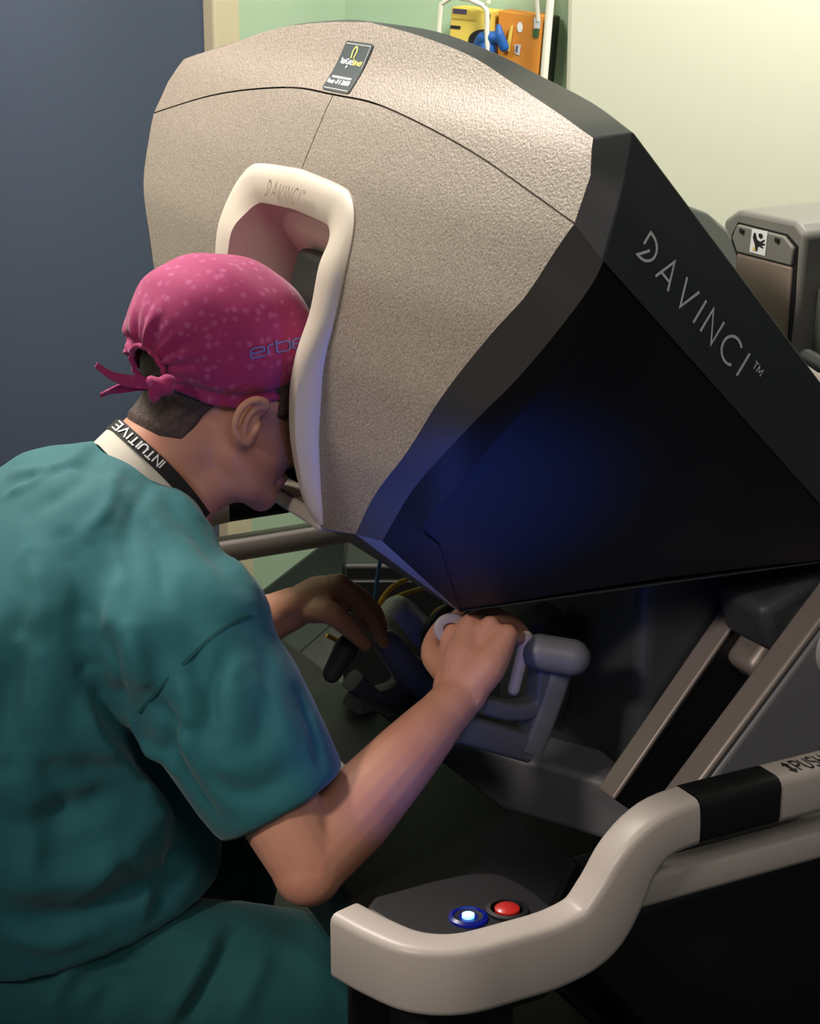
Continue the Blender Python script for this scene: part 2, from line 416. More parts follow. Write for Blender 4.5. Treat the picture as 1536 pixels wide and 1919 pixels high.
struct('trim_2', wbox(1.70, 1.80, -.06, .025, 0, 2.25, corner, dirL, nL), M['frame'], bevel=.006)
# coved vinyl skirting: a concave quarter profile along both walls
def cove(k0, k1, base, d, nrm, h=.16):
    prof = [(0, 0), (.075, .004), (.05, .010), (.025, .028), (.010, .06), (.006, h), (0, h)]
    V = [np.array([*(base+d*k+nrm*t)[:2], z]) for k in (k0, k1) for t, z in prof]; n = len(prof)
    return V, [tuple(range(n)), tuple(range(n, 2*n))]+[(i, (i+1) % n, n+(i+1) % n, n+i) for i in range(n)]
for nm, a in (('baseboard_back', (0, .575, corner, dirR, nR)), ('baseboard_left', (0, .635, corner, dirL, nL))):
    o = ob(nm, *cove(*a), M['cove']); o['kind'] = 'structure'
o = ob('baseboard_right', *cove(.575, 3.3, corner+nR*.12, dirR, nR), M['cove']); o['kind'] = 'structure'
# ================================================================== surgeon console
con = empty('surgeon_console', (0.45, 0, 0), 'large bronze and black robotic surgery console with white viewer bezel and armrest', 'console')
ZF = [.9, .95, 1.0, 1.1, 1.2, 1.30, 1.39, 1.473, 1.499, 1.525, 1.554, 1.6]
XF = [.09, .08, .07, .06, .062, .078, .111, .152, .174, .187, .2, .225]
_zz = np.linspace(.9, 1.6, 141); _xx = np.interp(_zz, ZF, XF)
for _ in range(10): _xx[1:-1] = (_xx[:-2]+2*_xx[1:-1]+_xx[2:])/4
def face(w, z): return np.interp(z, _zz, _xx)+.07*np.asarray(w)**2
sW = [0, .107, .238, .359, .472, .55]; sZ = [1.473, 1.472, 1.459, 1.441, 1.418, 1.401]
def smoothcurve(xs, ys, n=8):
    c = catmull(list(zip(xs, ys)), n); return c
seam = smoothcurve(sW, sZ)                                            # (|w|, z) from the middle to the side
toparc = smoothcurve([0, .122, .249, .347, .453, .522], [1.554, 1.547, 1.533, 1.513, 1.491, 1.476])
sideup = [(.522, 1.476), (.544, 1.444), (.55, 1.401)]
Rlow = catmull([(.211, 1.005), (.266, 1.065), (.341, 1.133), (.409, 1.211), (.462, 1.27), (.513, 1.326), (.537, 1.374), (.55, 1.401)], 6)
bez_out = [(.126, .992), (.130, 1.012), (.134, 1.05), (.142, 1.11), (.147, 1.15), (.151, 1.18), (.160, 1.215), (.170, 1.25), (.177, 1.304), (.166, 1.35), (.140, 1.376), (.100, 1.384), (0, 1.389)]
bez_in = [(.108, .992), (.102, 1.012), (.100, 1.05), (.101, 1.11), (.103, 1.15), (.106, 1.18), (.113, 1.215), (.121, 1.25), (.124, 1.300), (.115, 1.322), (.100, 1.334), (.078, 1.338), (0, 1.341)]
bez_p = [.004, .012, .019, .024, .025, .022, .016, .012, .012, .012, .013, .014, .014]
bez_r = [.13, .14, .14, .14, .14, .14, .13, .10, .055, .035, .025, .022, .022]
GAP = .0010
def panel(name, poly, m, lip=.006):
    p, F, nb = fill(poly, .012)
    V = [np.array([face(w, z), w, z]) for w, z in p]
    # turn the rim inward so the joint has depth
    e = {}
    for f in F:
        for a, b in zip(f, f[1:]+f[:1]): e[(a, b)] = 1
    n = len(V); back = {}
    for (a, b) in list(e):
        if (b, a) not in e:
            for q in (a, b):
                if q not in back: back[q] = len(V); V.append(V[q]+np.array([lip, 0, -.003 if V[q][2] > 1.47 else 0]))
            F.append((a, b, back[b], back[a]))
    return ob(name, V, F, m, con, angle=50)
upper = [(-w, z+GAP) for w, z in seam[::-1]]+[(w, z+GAP) for w, z in seam[1:]]+[(.544, 1.444)]+[(w, z) for w, z in toparc[::-1]]+[(-w, z) for w, z in toparc[1:]]+[(-.544, 1.444)]
panel('upper_front_shell', upper, M['bronze'])
bz = catmull([(w-.012, z-(.012 if z > 1.34 else 0)) for w, z in bez_out], 3)[:-1]
lower = [(w, z-GAP) for w, z in seam[::-1]]+[]                        # side -> middle
lower = [(max(w, GAP), z) for w, z in lower]+[(GAP, 1.38)]+[(max(w, GAP), z) for w, z in bz[::-1]][1:]+[(.118, .985)]+[(w, z) for w, z in Rlow[:-1]]
panel('lower_front_shell', [(-w, z) for w, z in lower], M['bronze'])
panel('lower_front_shell', lower, M['bronze'])
bk, bf, _ = fill([(-w, z-.004) for w, z in seam[::-1]]+[(w, z-.004) for w, z in seam[1:]]+[(w, z+.012) for w, z in seam[::-1]]+[(-w, z+.012) for w, z in seam[1:]], .02)
ob('shell_joint', [np.array([face(w, z)+.004, w, z]) for w, z in bk], bf, M['gap'], con)
jz = np.linspace(1.37, 1.474, 12); ob('shell_joint', *sweep([(face(0, z)+.007, 0, z) for z in jz], [(-.005, -.003), (.005, -.003), (.005, .003), (-.005, .003)], up=(1, 0, 0)), M['gap'], con, smooth=False)
# bevelled trim ring between the front shells and the sides
Rr = [np.array([face(w, z), -w, z]) for w, z in [(.211, 1.005), (.266, 1.065), (.341, 1.133), (.409, 1.211), (.462, 1.27), (.513, 1.326), (.537, 1.374), (.55, 1.401), (.544, 1.444), (.522, 1.476), (.453, 1.491), (.347, 1.513), (.249, 1.533), (.122, 1.547), (0, 1.554)]]
Sr = [np.array(p) for p in [(.095, -.234, 1.0), (.099, -.297, 1.075), (.102, -.374, 1.142), (.105, -.439, 1.195), (.114, -.488, 1.239), (.130, -.537, 1.296), (.150, -.562, 1.342), (.158, -.571, 1.367), (.179, -.566, 1.427), (.205, -.545, 1.482)]]+[at(*q, z=z) for q, z in (((1110, 192), 1.495), ((1012, 141), 1.516), ((927, 98), 1.536), ((817, 58), 1.550), ((708, 40), 1.556))]
Sr[-1][1] = 0.0
def dense(L, cut):
    a = catmull(L[:cut[0]+1], 5); b = catmull(L[cut[0]:cut[1]+1], 5); c = catmull(L[cut[1]:], 5)
    return np.vstack([a, b[1:], c[1:]])
Rd, Sd = dense(Rr, (7, 9)), dense(Sr, (7, 9))
mir = np.array([1, -1, 1.0])
def strip(A, B):
    n = len(A); return list(A)+list(B), [(i, i+1, n+i+1, n+i) for i in range(n-1)]
iS = 35; iT = 45                                                      # dense indices of the side seam and the top corner
full = lambda L: np.vstack([L, (L*mir)[::-1][1:]])
In = lambda L: L+np.array([.008, 0, 0])
nlow = iS+1
for g in (np.ones(3), mir): ob('front_trim', *strip(Rd[:nlow]*g, Sd[:nlow]*g), M['trim'], con, angle=50)
Ru, Su = full(Rd[iS:]), full(Sd[iS:])
TILT, YAW = .80, .30                                                  # the sides lean inward towards the bottom
def on_plane(px, py):
    r = ray(px, py); k = (-.571+TILT*(1.367-CAM[2])-YAW*(CAM[0]-.158)-CAM[1])/(r[1]+TILT*r[2]+YAW*r[0]); return CAM+k*r
_s = on_plane(1536, 945); SEAM_R = _s+(_s-Sr[7])*.18
_t = at(1536, 715, y=-.47); TOP_R = _t+(_t-Sr[9])*.75
print('rear', SEAM_R, TOP_R, _t)
# rear cover: bevel, side bands with the lettering and the sloping back
nu = len(Su); lo = len(Su)
Vc = list(Ru)+list(Su); Fc = [(i, i+1, nu+i+1, nu+i) for i in range(nu-1)]
rear = []
for i in range(nu):
    f = min(i, nu-1-i)
    if f <= iT-iS:
        q = SEAM_R+(TOP_R-SEAM_R)*f/(iT-iS); q = q if i < nu/2 else q*mir
    else:
        q = np.array([TOP_R[0]+.02*(1-(Su[i][1]/.55)**2), Su[i][1]*TOP_R[1]/-.545, TOP_R[2]])
    rear.append(q)
MIDS = 6
rows = [Su+(np.array(rear)-Su)*t for t in np.linspace(0, 1, MIDS+1)]
base = len(Ru)
for k in range(1, MIDS+1): Vc += list(rows[k])
for k in range(MIDS):
    a = base+k*nu; Fc += [(a+i, a+i+1, a+nu+i+1, a+nu+i) for i in range(nu-1)]
cover = ob('top_cover', Vc, Fc, M['charcoal'], con, angle=38, bevel=.012, seg=3)
_rw = [np.array(q) for q in rows[-1]]; _lw = [np.array([q[0], q[1], min(q[2], .93)-.03]) for q in _rw]
ob('rear_panel', *strip(_rw, _lw), M['charcoal'], con, angle=50)
# side panels: a canted cheek and the big flat dark panel behind the crease
Cpx = [(822, 1022), (792, 988), (835, 935), (900, 860), (970, 778), (1042, 696), (1100, 590), (1131, 492)]
Cr = [on_plane(px, py) for px, py in Cpx]; Cr[-1] = Sr[7].copy()
Cd = catmull(Cr, 5)
Bc = on_plane(862, 1147); R0, S0 = Rr[0], Sr[0]
_b = on_plane(1536, 1055); BOT_R = _b+(_b-Bc)*.12; print('bot', Bc, BOT_R, Cr)
for sgn in (1, -1):
    g = np.array([1, sgn, 1.0])
    cheek = strip(Sd[:nlow]*g, Cd*g)
    tri = ([S0*g, Cd[0]*g, Bc*g], [(0, 1, 2)])
    ob('lower_lip', [R0*g, S0*g, Bc*g, (R0+[.02, 0, .01])*g, (S0+[.02, 0, .01])*g, (Bc+[.02, 0, .01])*g], [(0, 1, 2), (3, 5, 4)], M['grey'], con, smooth=False)
    bl = [Bc+(BOT_R-Bc)*t+np.array([0, 0, .010*math.sin(math.pi*t)]) for t in (1, .75, .5, .25, .06, 0)]
    poly = [(c[0], c[2]) for c in Cd]+[(SEAM_R[0], SEAM_R[2])]+[(q[0], q[2]) for q in bl]
    p2, f2, nb = fill(poly, .03)
    flat = ([np.array([a, (-.571+TILT*(1.367-b)-YAW*(a-.158)+.0035)*sgn, b]) for a, b in p2], f2)
    ob('side_panel', *join([cheek, tri, flat]), M['dark'], con, angle=14)
under = [R0, Bc, BOT_R, TOP_R+[0, 0, -.02]]
ob('underside', list(under)+[p*mir for p in under[::-1]], [tuple(range(8))], M['charcoal'], con, smooth=False)
# viewer bezel: an inverted U that stands proud of the shell, its recess and eyepiece
bo, bi = catmull(bez_out, 4), catmull(bez_in, 4); bp_ = catmull([(a, 0) for a in bez_p], 4)[:, 0]; br_ = catmull([(a, 0) for a in bez_r], 4)[:, 0]
bo = np.vstack([bo*[-1, 1], bo[::-1][1:]]); bi = np.vstack([bi*[-1, 1], bi[::-1][1:]])
bpp = np.concatenate([bp_, bp_[::-1][1:]]); brr = np.concatenate([br_, br_[::-1][1:]])
Vb = []; nsec = 8
for (wo, zo), (wi, zi), p, rd in zip(bo, bi, bpp, brr):
    f = face(wo, zo); L = lambda t: (wo+(wi-wo)*t, zo+(zi-zo)*t)
    for t, d in ((0.02, f+.012), (0.0, f-.002), (.10, f-p*.62), (.32, f-p), (.72, f-p*1.0), (.97, f-p*.80), (1.05, f+.014), (1.25, f+rd)):
        w, z = L(t); Vb.append(np.array([d, w, z]))
nb = len(bo)
Fb = [(i*nsec+k, i*nsec+k+1, (i+1)*nsec+k+1, (i+1)*nsec+k) for i in range(nb-1) for k in range(nsec-1)]
Fb += [tuple(range(nsec)), tuple(range((nb-1)*nsec, nb*nsec))]
bezel = ob('viewer_bezel', Vb, Fb, M['ivory'], con, angle=42, label='ivory white bezel around the stereo viewer')
ob('bezel_lip', *box((.098, 0, .985), (.055, .236, .020), axes((1, 0, -.25))), M['ivory'], con, bevel=.006, seg=3)
# recess floor
rim = [Vb[i*nsec+nsec-1] for i in range(nb)]
half = nb//2
Vr = []; Fr = []
for i in range(half+1):
    a, b = rim[i], rim[nb-1-i]
    for t in np.linspace(0, 1, 9): Vr.append(a+(b-a)*t)
Fr = [(i*9+k, i*9+k+1, (i+1)*9+k+1, (i+1)*9+k) for i in range(half) for k in range(8)]
ob('viewer_recess', Vr, Fr, M['recess'], con, angle=60)
V, F = box((.158, -.030, 1.216), (.10, .170, .125), axes((.96, 0, -.28)))
ob('eyepiece', V, F, M['black'], con, bevel=.012, seg=3, label='black padded eyepiece')
# ---- lettering on the console
CVT = bvh(Vc, Fc)
st, wd = letters('DAVINCI', .42)
def on_side(u, v):
    p = np.array([1192.5, 476.5])+np.array([187, 228])*u/wd+np.array([24.5, -41])*v
    h = hit(CVT, *p); return h[0]+h[1]*.0012
lettering('lettering', st, .105, on_side, M['print_white'], cover)
st2, w2 = letters('TM', .25)
lettering('lettering', [[(wd+.35+a*.28, .72+b*.28) for a, b in s] for s in st2], .05, on_side, M['print_white'], cover)
# bezel word
def on_bezel(u, v):
    z = 1.3545+.0170*v; w = .0455-u/wd*.0905
    return np.array([face(w, z)-.0149, w, z])
lettering('lettering', st, .13, on_bezel, M['print_dark'], bezel)
lettering('lettering', [[(wd+.3+a*.3, .75+b*.25) for a, b in s] for s in st2], .06, on_bezel, M['print_dark'], bezel)
# dealer's sticker at the top
uf = con
def on_face(w, z, off=.001): return np.array([face(w, z)-off, w, z])
SW = .0345
def sq(u, v):                                                         # sticker coordinates 0..1
    return on_face(-.028+.072*(1-u)-.008, 1.4765+.055*v, .0012)
poly = [(a, b) for a, b in rrect(1, 1, .07)]; poly = [(a+.5, b+.5) for a, b in poly]
pp, pf, _ = fill(poly, .15)
stk = ob('sticker', [sq(a, b) for a, b in pp], pf, M['sticker'], con, label='navy service sticker with gold emblem')
sq2 = lambda u, v: sq(u, v)+np.array([-.0006, 0, 0])
lettering('sticker_border', [[(.06, .05), (.94, .05)], [(.06, .95), (.94, .95), (.955, .5)]], .02, sq2, M['lgrey'], stk)
ta, wa = letters('TechCare', .13); tb, wb = letters('Service', .13); tot = wa+wb+.13
lettering('lettering', [[(.12+.76*a/tot, .55+.10*b) for a, b in s] for s in ta], .022, sq2, M['silver'], stk)
lettering('lettering', [[(.12+.76*(wa+.13+a)/tot, .55+.10*b) for a, b in s] for s in tb], .022, sq2, M['yellow'], stk)
lettering('emblem', [[(.43, .67)]+arc(.47, .80, .07, .10, 215, -35, 12)+[(.52, .67)]], .04, sq2, M['yellow'], stk)
lettering('emblem', [[(.40, .47), (.43, .52)]], .04, sq2, M['silver'], stk)
lettering('lettering', [[(.12+.04*i, .275), (.146+.04*i, .275)] for i in range(18)], .045, sq2, M['silver'], stk)
tp, wp = letters('Phone:', .13); tn, wn = letters('+31 0 306000', .13)
lettering('lettering', [[(.06+.24*a/wp, .15+.075*b) for a, b in s] for s in tp], .022, sq2, M['silver'], stk)
lettering('lettering', [[(.33+.52*a/wn, .15+.075*b) for a, b in s] for s in tn], .022, sq2, M['silver'], stk)
# ---- armrest, pods and push rails (one pair, mirrored)
def outline_pad():
    f = [(-.085, -.50), (-.055, -.45), (-.010, -.34), (.012, -.2), (.015, 0), (.012, .2), (-.010, .34), (-.055, .45), (-.085, .50)]
    return [(a, b) for a, b in catmull(f, 4)]+[(.16, .50), (.26, .40), (.26, -.40), (.16, -.50)]
pl = outline_pad()
ob('armrest_pad', *extrude([(a, b, .535) for a, b in pl], (0, 0, .10)), M['pad'], con, bevel=.014, seg=3, angle=40)
tpd = ob('touchpad', *box((.075, .02, .640), (.10, .22, .018), axes((1, 0, .12))), M['lgrey'], con, bevel=.004, label='grey touchpad set in the armrest')
ob('touchpad_screen', *box((.0735, .02, .6505), (.08, .195, .002), axes((1, 0, .12))), M['screen'], tpd, smooth=False)
for sgn in (-1, 1):
    Y = lambda v: sgn*v
    pts = [(-.085, .500, .675), (-.072, .545, .675), (-.052, .588, .675), (-.015, .612, .675), (.04, .615, .675), (.095, .615, .677), (.135, .615, .690), (.160, .615, .722), (.180, .615, .757), (.212, .615, .782), (.262, .615, .789), (.30, .615, .789)]
    P3 = catmull([(a, Y(b), c) for a, b, c in pts], 5)
    k = int(np.argmin(abs(P3[:, 0]-.256)+9*(P3[:, 2] < .78)))
    lowp = P3[:, 2]
    secs = []
    for q in P3:
        t = np.clip((q[2]-.68)/.1, 0, 1); secs.append(rrect(.042+.004*t, .075-.022*t, .009, 3))
    ob('armrest_rail', *sweep(P3[:k+1], secs[:k+1]), M['white'], con, angle=40)
    g = [(P3[k][0], Y(.615), .789), (.355, Y(.615), .789)]
    ob('grip', *sweep(g, rrect(.0475, .0545, .011, 3)), M['pad'], con, angle=40, label='black rubber grip')
    h = [(.355, Y(.615), .789), (.88, Y(.615), .789), (.92, Y(.615), .775), (.935, Y(.615), .735), (.93, Y(.615), .700)]
    pr = ob('push_rail', *sweep(catmull(h, 5), rrect(.046, .053, .009, 3)), M['white'], con, angle=40)
    b = [(.155, Y(.607), .716), (.93, Y(.607), .716)]
    ob('lower_rail', *sweep(b, rrect(.034, .038, .008, 3)), M['white'], con, angle=40)
    pod = [(-.062, .495), (-.05, .55), (-.03, .585), (.0, .596), (.10, .596), (.115, .575), (.105, .50), (.06, .475), (-.04, .475)]
    pd = ob('control_pod', *extrude([(a, Y(b), .655) for a, b in catmull(pod, 3)], (0, 0, .048)), M['pad'], con, bevel=.007, seg=3, angle=40)
    ob('pod_bracket', *box((.02, Y(.53), .60), (.11, .09, .12)), M['black'], con, bevel=.01)
    if sgn < 0:
        c = at(877, 1718, z=.705); c2 = at(950, 1704, z=.705)
        ob('power_button_ring', *lathe(c-[0, 0, .003], [(.020, 0), (.020, .004), (.0165, .006), (.0155, .003)], 28), M['led'], pd, label='glowing blue power button')
        ob('power_button_dish', *lathe(c-[0, 0, .003], [(.015, 0), (.015, .0035), (.006, .0025)], 24), M['black'], pd)
        ob('power_button_symbol', *lathe(c-[0, 0, .0], [(.0065, 0), (.0065, .003), (.004, .004)], 18), M['ledcore'], pd, label='white blue power symbol')
        tg = on_plane(890, 965)
        lamp('power_button_light', 'SPOT', (c[0], c[1], c[2]+.012), 9.0, (.03, .15, 1.0), .010, tuple(tg), blend=1.0, angle=50)
        lamp('power_button_wide', 'SPOT', (c[0], c[1], c[2]+.012), 1.4, (.08, .14, 1.0), .010, (c[0]+.15, c[1]+.36, c[2]+.28), blend=.8, angle=100)
        ob('stop_button_collar', *lathe(c2-[0, 0, .003], [(.022, 0), (.022, .004), (.0175, .005), (.0165, .001)], 28), M['black'], pd)
        ob('stop_button', *lathe(c2-[0, 0, .003], [(.0130, 0), (.0130, .0045), (.011, .006), (.001, .0065)], 24), M['red'], pd, label='red emergency stop button')
        # PUSH and the double arrow on the white rail
        tx, tw = letters('PUSH', .25)
        top = lambda u, v: np.array([.388+.0118*u, -(.630-.023*v), .816])
        lettering('lettering', tx, .17, lambda u, v: top(u, v), M['print_black'], pr)
        ar = [[(-.66, .0), (-.66, 1.0)]]
        av = [(-1.10, .28), (-.66, -.12), (-.22, .28), (-.48, .28), (-.48, .72), (-.22, .72), (-.66, 1.12), (-1.10, .72), (-.84, .72), (-.84, .28)]
        p_, f_, _ = fill(av, .5)
        ob('arrow_mark', [top(a, b) for a, b in p_], f_, M['print_black'], pr, smooth=False)
# ---- column, base, linkage struts
ob('column', *box((.60, -.02, .50), (.24, .36, 1.0)), M['charcoal'], con, bevel=.02, seg=3)
ob('column', *box((.70, .40, .55), (.2, .30, .95)), M['black'], con, bevel=.02, seg=3)
ob('side_cover', *extrude([(d, -.50, z) for d, z in [(.17, .62), (.62, .07), (1.5, .07), (1.5, .66)]], (0, .14, 0)), M['black'], con, bevel=.015, seg=3)
bs = [(.20, -.52), (.95, -.52), (1.0, -.4), (1.0, .4), (.95, .52), (.20, .52), (.14, .3), (.14, -.3)]
ob('base', *extrude([(a, b, .06) for a, b in bs], (0, 0, .16)), M['basegrey'], con, bevel=.03, seg=3)
for sx, sy in ((.25, -.42), (.25, .42), (.9, -.42), (.9, .42)):
    ob('caster', *lathe((sx, sy-.0175, .045), [(.03, 0), (.045, .006), (.045, .029), (.03, .035)], 20, np.array([[1, 0, 0], [0, 0, -1], [0, 1, 0]]).T), M['black'], con)
ob('pedal_tray', *box((.30, .42, .13), (.10, .30, .10)), M['lgrey'], con, bevel=.008)
for dz in (.02, .035): ob('pedal_rib', *box((.262, .42, .165+dz), (.03, .30, .008)), M['black'], con, smooth=False)
ob('footrest', *box((.32, -.02, .24), (.20, .62, .04), axes((.9, 0, .3))), M['black'], con, bevel=.01)
# linkage: two sloping beams that carry the hood
def strut(pxu, pxl, y, thick, depth, m, name, ext=.25):
    a, b = at(*pxu, y=y), at(*pxl, y=y); d = unit(a-b); n = np.array([-d[2], 0, d[0]])
    n = n if n[0] < 0 else -n                                         # towards the surgeon and up
    c0, c1 = b-d*.05, a+d*ext
    v = [c0, c1, c1-n*depth, c0-n*depth]
    return ob(name, *extrude([p-np.array([0, thick/2, 0]) for p in v], (0, thick, 0)), m, con, bevel=.006, seg=3, angle=40)
b1 = strut((1400, 1108), (1180, 1428), -.22, .032, .11, M['black'], 'linkage_beam', .1)
strut((1394, 1106), (1174, 1426), -.222, .036, .007, M['beam'], 'beam_edge', .0)
strut((1522, 1160), (1282, 1482), -.36, .05, .12, M['grey'], 'linkage_beam', .1)
strut((1508, 1160), (1268, 1482), -.362, .042, .010, M['beam'], 'beam_edge', .08)
c = at(1400, 1225, y=-.26); ob('linkage_block', *box(c+np.array([.03, 0, .012]), (.10, .06, .045), axes((.66, 0, .75))), M['beam'], con, bevel=.014, seg=3)
c = at(1530, 1205, y=-.36); ob('pivot_drum', *lathe(c-np.array([-.02, .04, 0]), [(.02, 0), (.042, .004), (.042, .08), (.02, .084)], 24, np.array([[1, 0, 0], [0, 0, -1], [0, 1, 0]]).T), M['lgrey'], con)
a = at(1382, 1098, y=-.22); ob('pivot_pin', *capsule([a+np.array([-.012, -.02, .006]), a+np.array([.02, -.02, -.018])], .008), M['metal'], con)
ob('pivot_housing', *box(at(1465, 1120, y=-.28), (.13, .10, .07), axes((.9, 0, .3))), M['charcoal'], con, bevel=.015, seg=3)
ob('hood_bracket', *box((.50, 0, .98), (.20, .5, .11)), M['black'], con, bevel=.015)
# cross member the controllers stand on
a, b = at(835, 1368, z=.64), at(1275, 1492, z=.60); d = b-a
cm = beam(a+[.02, .03, -.045], b+[.02, .03, -.045], .09, .085)
ob('cross_member', *cm, M['grey'], con, bevel=.01, seg=3)
# ---- hand controllers (masters)
mg, md_, ml = M['grey'], M['charcoal'], M['lgrey']
# right-hand controller
yR = -.20
g0, g1 = at(986, 1195, y=yR), at(962, 1292, y=yR)
mr = ob('hand_controller', *join([capsule([g1, g0], [.0075, .0085], 12)]), M['ivory'], con, label='light grey finger bar of the near controller')
q = [at(900, 1318, y=yR), at(955, 1330, y=yR), at(1002, 1318, y=yR), at(1012, 1260, y=yR), at(1022, 1215, y=yR)]
ob('controller_gimbal', *sweep(catmull(q, 5), rrect(.022, .030, .006, 3), up=(0, 1, 0)), M['grey'], con, angle=40)
c0, c1 = at(1010, 1222, y=yR-.01), at(1072, 1232, y=yR-.03)
ob('controller_wrist', *capsule([c0, c1], .0225, 20), M['grey'], con)
q = [at(1045, 1240, y=yR), at(1022, 1310, y=yR), at(998, 1375, y=yR), at(985, 1405, y=yR)]
ob('controller_arm', *sweep(catmull(q, 5), rrect(.034, .036, .008, 3), up=(0, 1, 0)), M['grey'], con, angle=40)
ob('controller_arm', *sweep([at(860, 1362, y=yR), at(990, 1400, y=yR)], rrect(.032, .036, .008, 3)), M['grey'], con, angle=40)
ob('controller_arm', *sweep([at(1010, 1150, y=-.02), at(1035, 1250, y=-.02), at(1015, 1340, y=-.02)], rrect(.05, .05, .01, 3), up=(0, 1, 0)), M['charcoal'], con, angle=40)
ob('finger_loop', *sweep([at(845+24*math.cos(t), 1178+20*math.sin(t), y=-.17) for t in np.linspace(0, 2*math.pi, 24, endpoint=False)], rrect(.012, .006, .002, 2), up=(0, 1, 0), closed=True), M['white'], con, angle=40)
# left-hand controller
yL = .13
ob('hand_controller', *join([capsule([at(655, 1148, y=yL-.02), at(715, 1200, y=yL-.02)], [.005, .0065], 12)]), M['metal'], con, label='thin steel finger bar of the far controller')
ob('controller_wrist', *capsule([at(725, 1205, y=yL), at(785, 1285, y=yL)], [.019, .024], 20), M['grey'], con)
ob('controller_gimbal', *capsule([at(650, 1212, y=yL), at(622, 1262, y=yL)], [.017, .013], 18), M['charcoal'], con)
ob('controller_gimbal', *sweep([at(660, 1275, y=yL), at(700, 1310, y=yL), at(770, 1290, y=yL), at(800, 1240, y=yL)], rrect(.03, .034, .008, 3), up=(0, 1, 0)), M['charcoal'], con, angle=40)
ob('controller_body', *capsule([at(745, 1150, y=.2), at(785, 1205, y=.2)], [.026, .036], 22), M['lgrey'], con)
ob('controller_arm', *sweep([at(800, 1190, y=.2), at(770, 1290, y=.2), at(700, 1370, y=.2)], rrect(.05, .06, .012, 3), up=(0, 1, 0)), M['charcoal'], con, angle=40)
ob('controller_base', *capsule([at(665, 1345, y=.17), at(660, 1425, y=.17)], [.028, .035], 20), M['charcoal'], con)
ob('controller_base', *sweep([at(655, 1330, y=.12), at(770, 1375, y=.12), at(850, 1395, y=.10)], rrect(.05, .05, .012, 3)), M['charcoal'], con, angle=40)
# ---- cables under the hood
def cable(pts, r, m, lab): o = ob('cable', *tube(pts, r, 8, 8), m, con, label=lab); return o
cable([at(775, 1080, y=.24), at(735, 1100, y=.24), at(712, 1130, y=.24), at(708, 1165, y=.26)], .0035, M['cableY'], 'yellow cable')
cable([at(800, 1100, y=.22), at(745, 1118, y=.22), at(712, 1145, y=.23), at(702, 1180, y=.24)], .0035, M['cableY'], 'yellow cable')
cable([at(842, 1135, y=.2), at(815, 1148, y=.2), at(797, 1190, y=.2), at(790, 1215, y=.2), at(786, 1235, y=.2)], .0035, M['cableY'], 'yellow cable')
cable([at(612, 1190, y=.22), at(640, 1205, y=.22), at(662, 1216, y=.22)], .0035, M['cableY'], 'yellow cable')
cable([at(712, 1050, y=.26), at(706, 1090, y=.26), at(702, 1140, y=.26)], .003, M['cableB'], 'blue cable')
cable([at(1085, 1208, y=.1), at(1115, 1190, y=.1), at(1152, 1186, y=.1)], .003, M['cableB'], 'blue cable')
cable([at(1112, 1100, y=.05), at(1106, 1180, y=.05), at(1112, 1240, y=.05), at(1135, 1290, y=.05), at(1160, 1310, y=.05)], .004, M['cableK'], 'black cable')
cable([at(850, 1130, y=.15), at(805, 1170, y=.15), at(796, 1230, y=.15), at(806, 1275, y=.15)], .006, M['cableK'], 'black cable')
# ================================================================== person
per = empty('person', (-.30, 0, 0), 'surgeon in teal scrubs and pink scrub cap bent into the console viewer', 'person')
AH = math.radians(25)
hf, hu, EAR = np.array([math.cos(AH), 0, -math.sin(AH)]), np.array([math.sin(AH), 0, math.cos(AH)]), np.array([.0, 0, 1.108])
def hp(f, l, u): return EAR+hf*f+hu*u+np.array([0, l, 0])
RH = np.array([hf, [0, 1, 0], hu]).T
def mirror(vf): return [np.array(v)*mir for v in vf[0]], [q[::-1] for q in vf[1]]
body = []
body.append(ball(hp(.010, 0, .058), (.104, .080, .092), 28, 18, RH))
body.append(ball(hp(.050, 0, .0), (.058, .064, .088), 24, 16, RH))
body.append(ball(hp(.0, 0, -.015), (.06, .068, .055), 20, 12, RH))
body.append(ball(hp(.083, 0, -.074), (.026, .030, .024), 16, 10, RH))
for s in (-1, 1):
    body.append(capsule([hp(.002, s*.054, -.034), hp(.045, s*.042, -.062), hp(.08, s*.018, -.076)], [.024, .026, .022]))
    body.append(capsule([hp(.098, s*.012, .034), hp(.09, s*.045, .034)], [.012, .012]))
    body.append(ball(hp(.075, s*.045, -.01), (.022, .02, .02), 12, 8, RH))
    body.append(ball(hp(.112, s*.011, -.025), (.009, .008, .007), 10, 8, RH))
body.append(capsule([hp(.104, 0, .025), hp(.118, 0, -.005), hp(.124, 0, -.022)], [.009, .010, .012]))
body.append(capsule([hp(.098, -.022, -.052), hp(.108, 0, -.050), hp(.098, .022, -.052)], [.005, .008, .005]))
body.append(capsule([hp(.096, -.020, -.062), hp(.105, 0, -.063), hp(.096, .020, -.062)], [.005, .008, .005]))
body.append(ball(hp(-.030, 0, .045), (.088, .070, .078), 24, 16, RH))
for s in (-1, 1): body.append(ball(hp(.030, s*.030, -.035), (.052, .036, .052), 18, 12, RH))
# neck
neck = [(-.150, 0, .985), (-.105, 0, 1.035), (-.068, 0, 1.070), (-.035, 0, 1.105)]
body.append(tube(neck, [.082, .068, .063, .062], 20, 6))
body.append(capsule([(-.100, -.025, .980), (-.060, -.020, 1.024), (-.008, -.012, 1.042)], [.052, .049, .042], 16))
body.append(capsule([(-.100, .025, .980), (-.060, .020, 1.024), (-.008, .012, 1.042)], [.052, .049, .042], 16))
# trunk
body.append(tube([(-.30, 0, .46), (-.29, 0, .62), (-.255, 0, .80), (-.19, 0, .92), (-.13, 0, 1.0)], [.13, .125, .13, .12, .07], 20, 6))
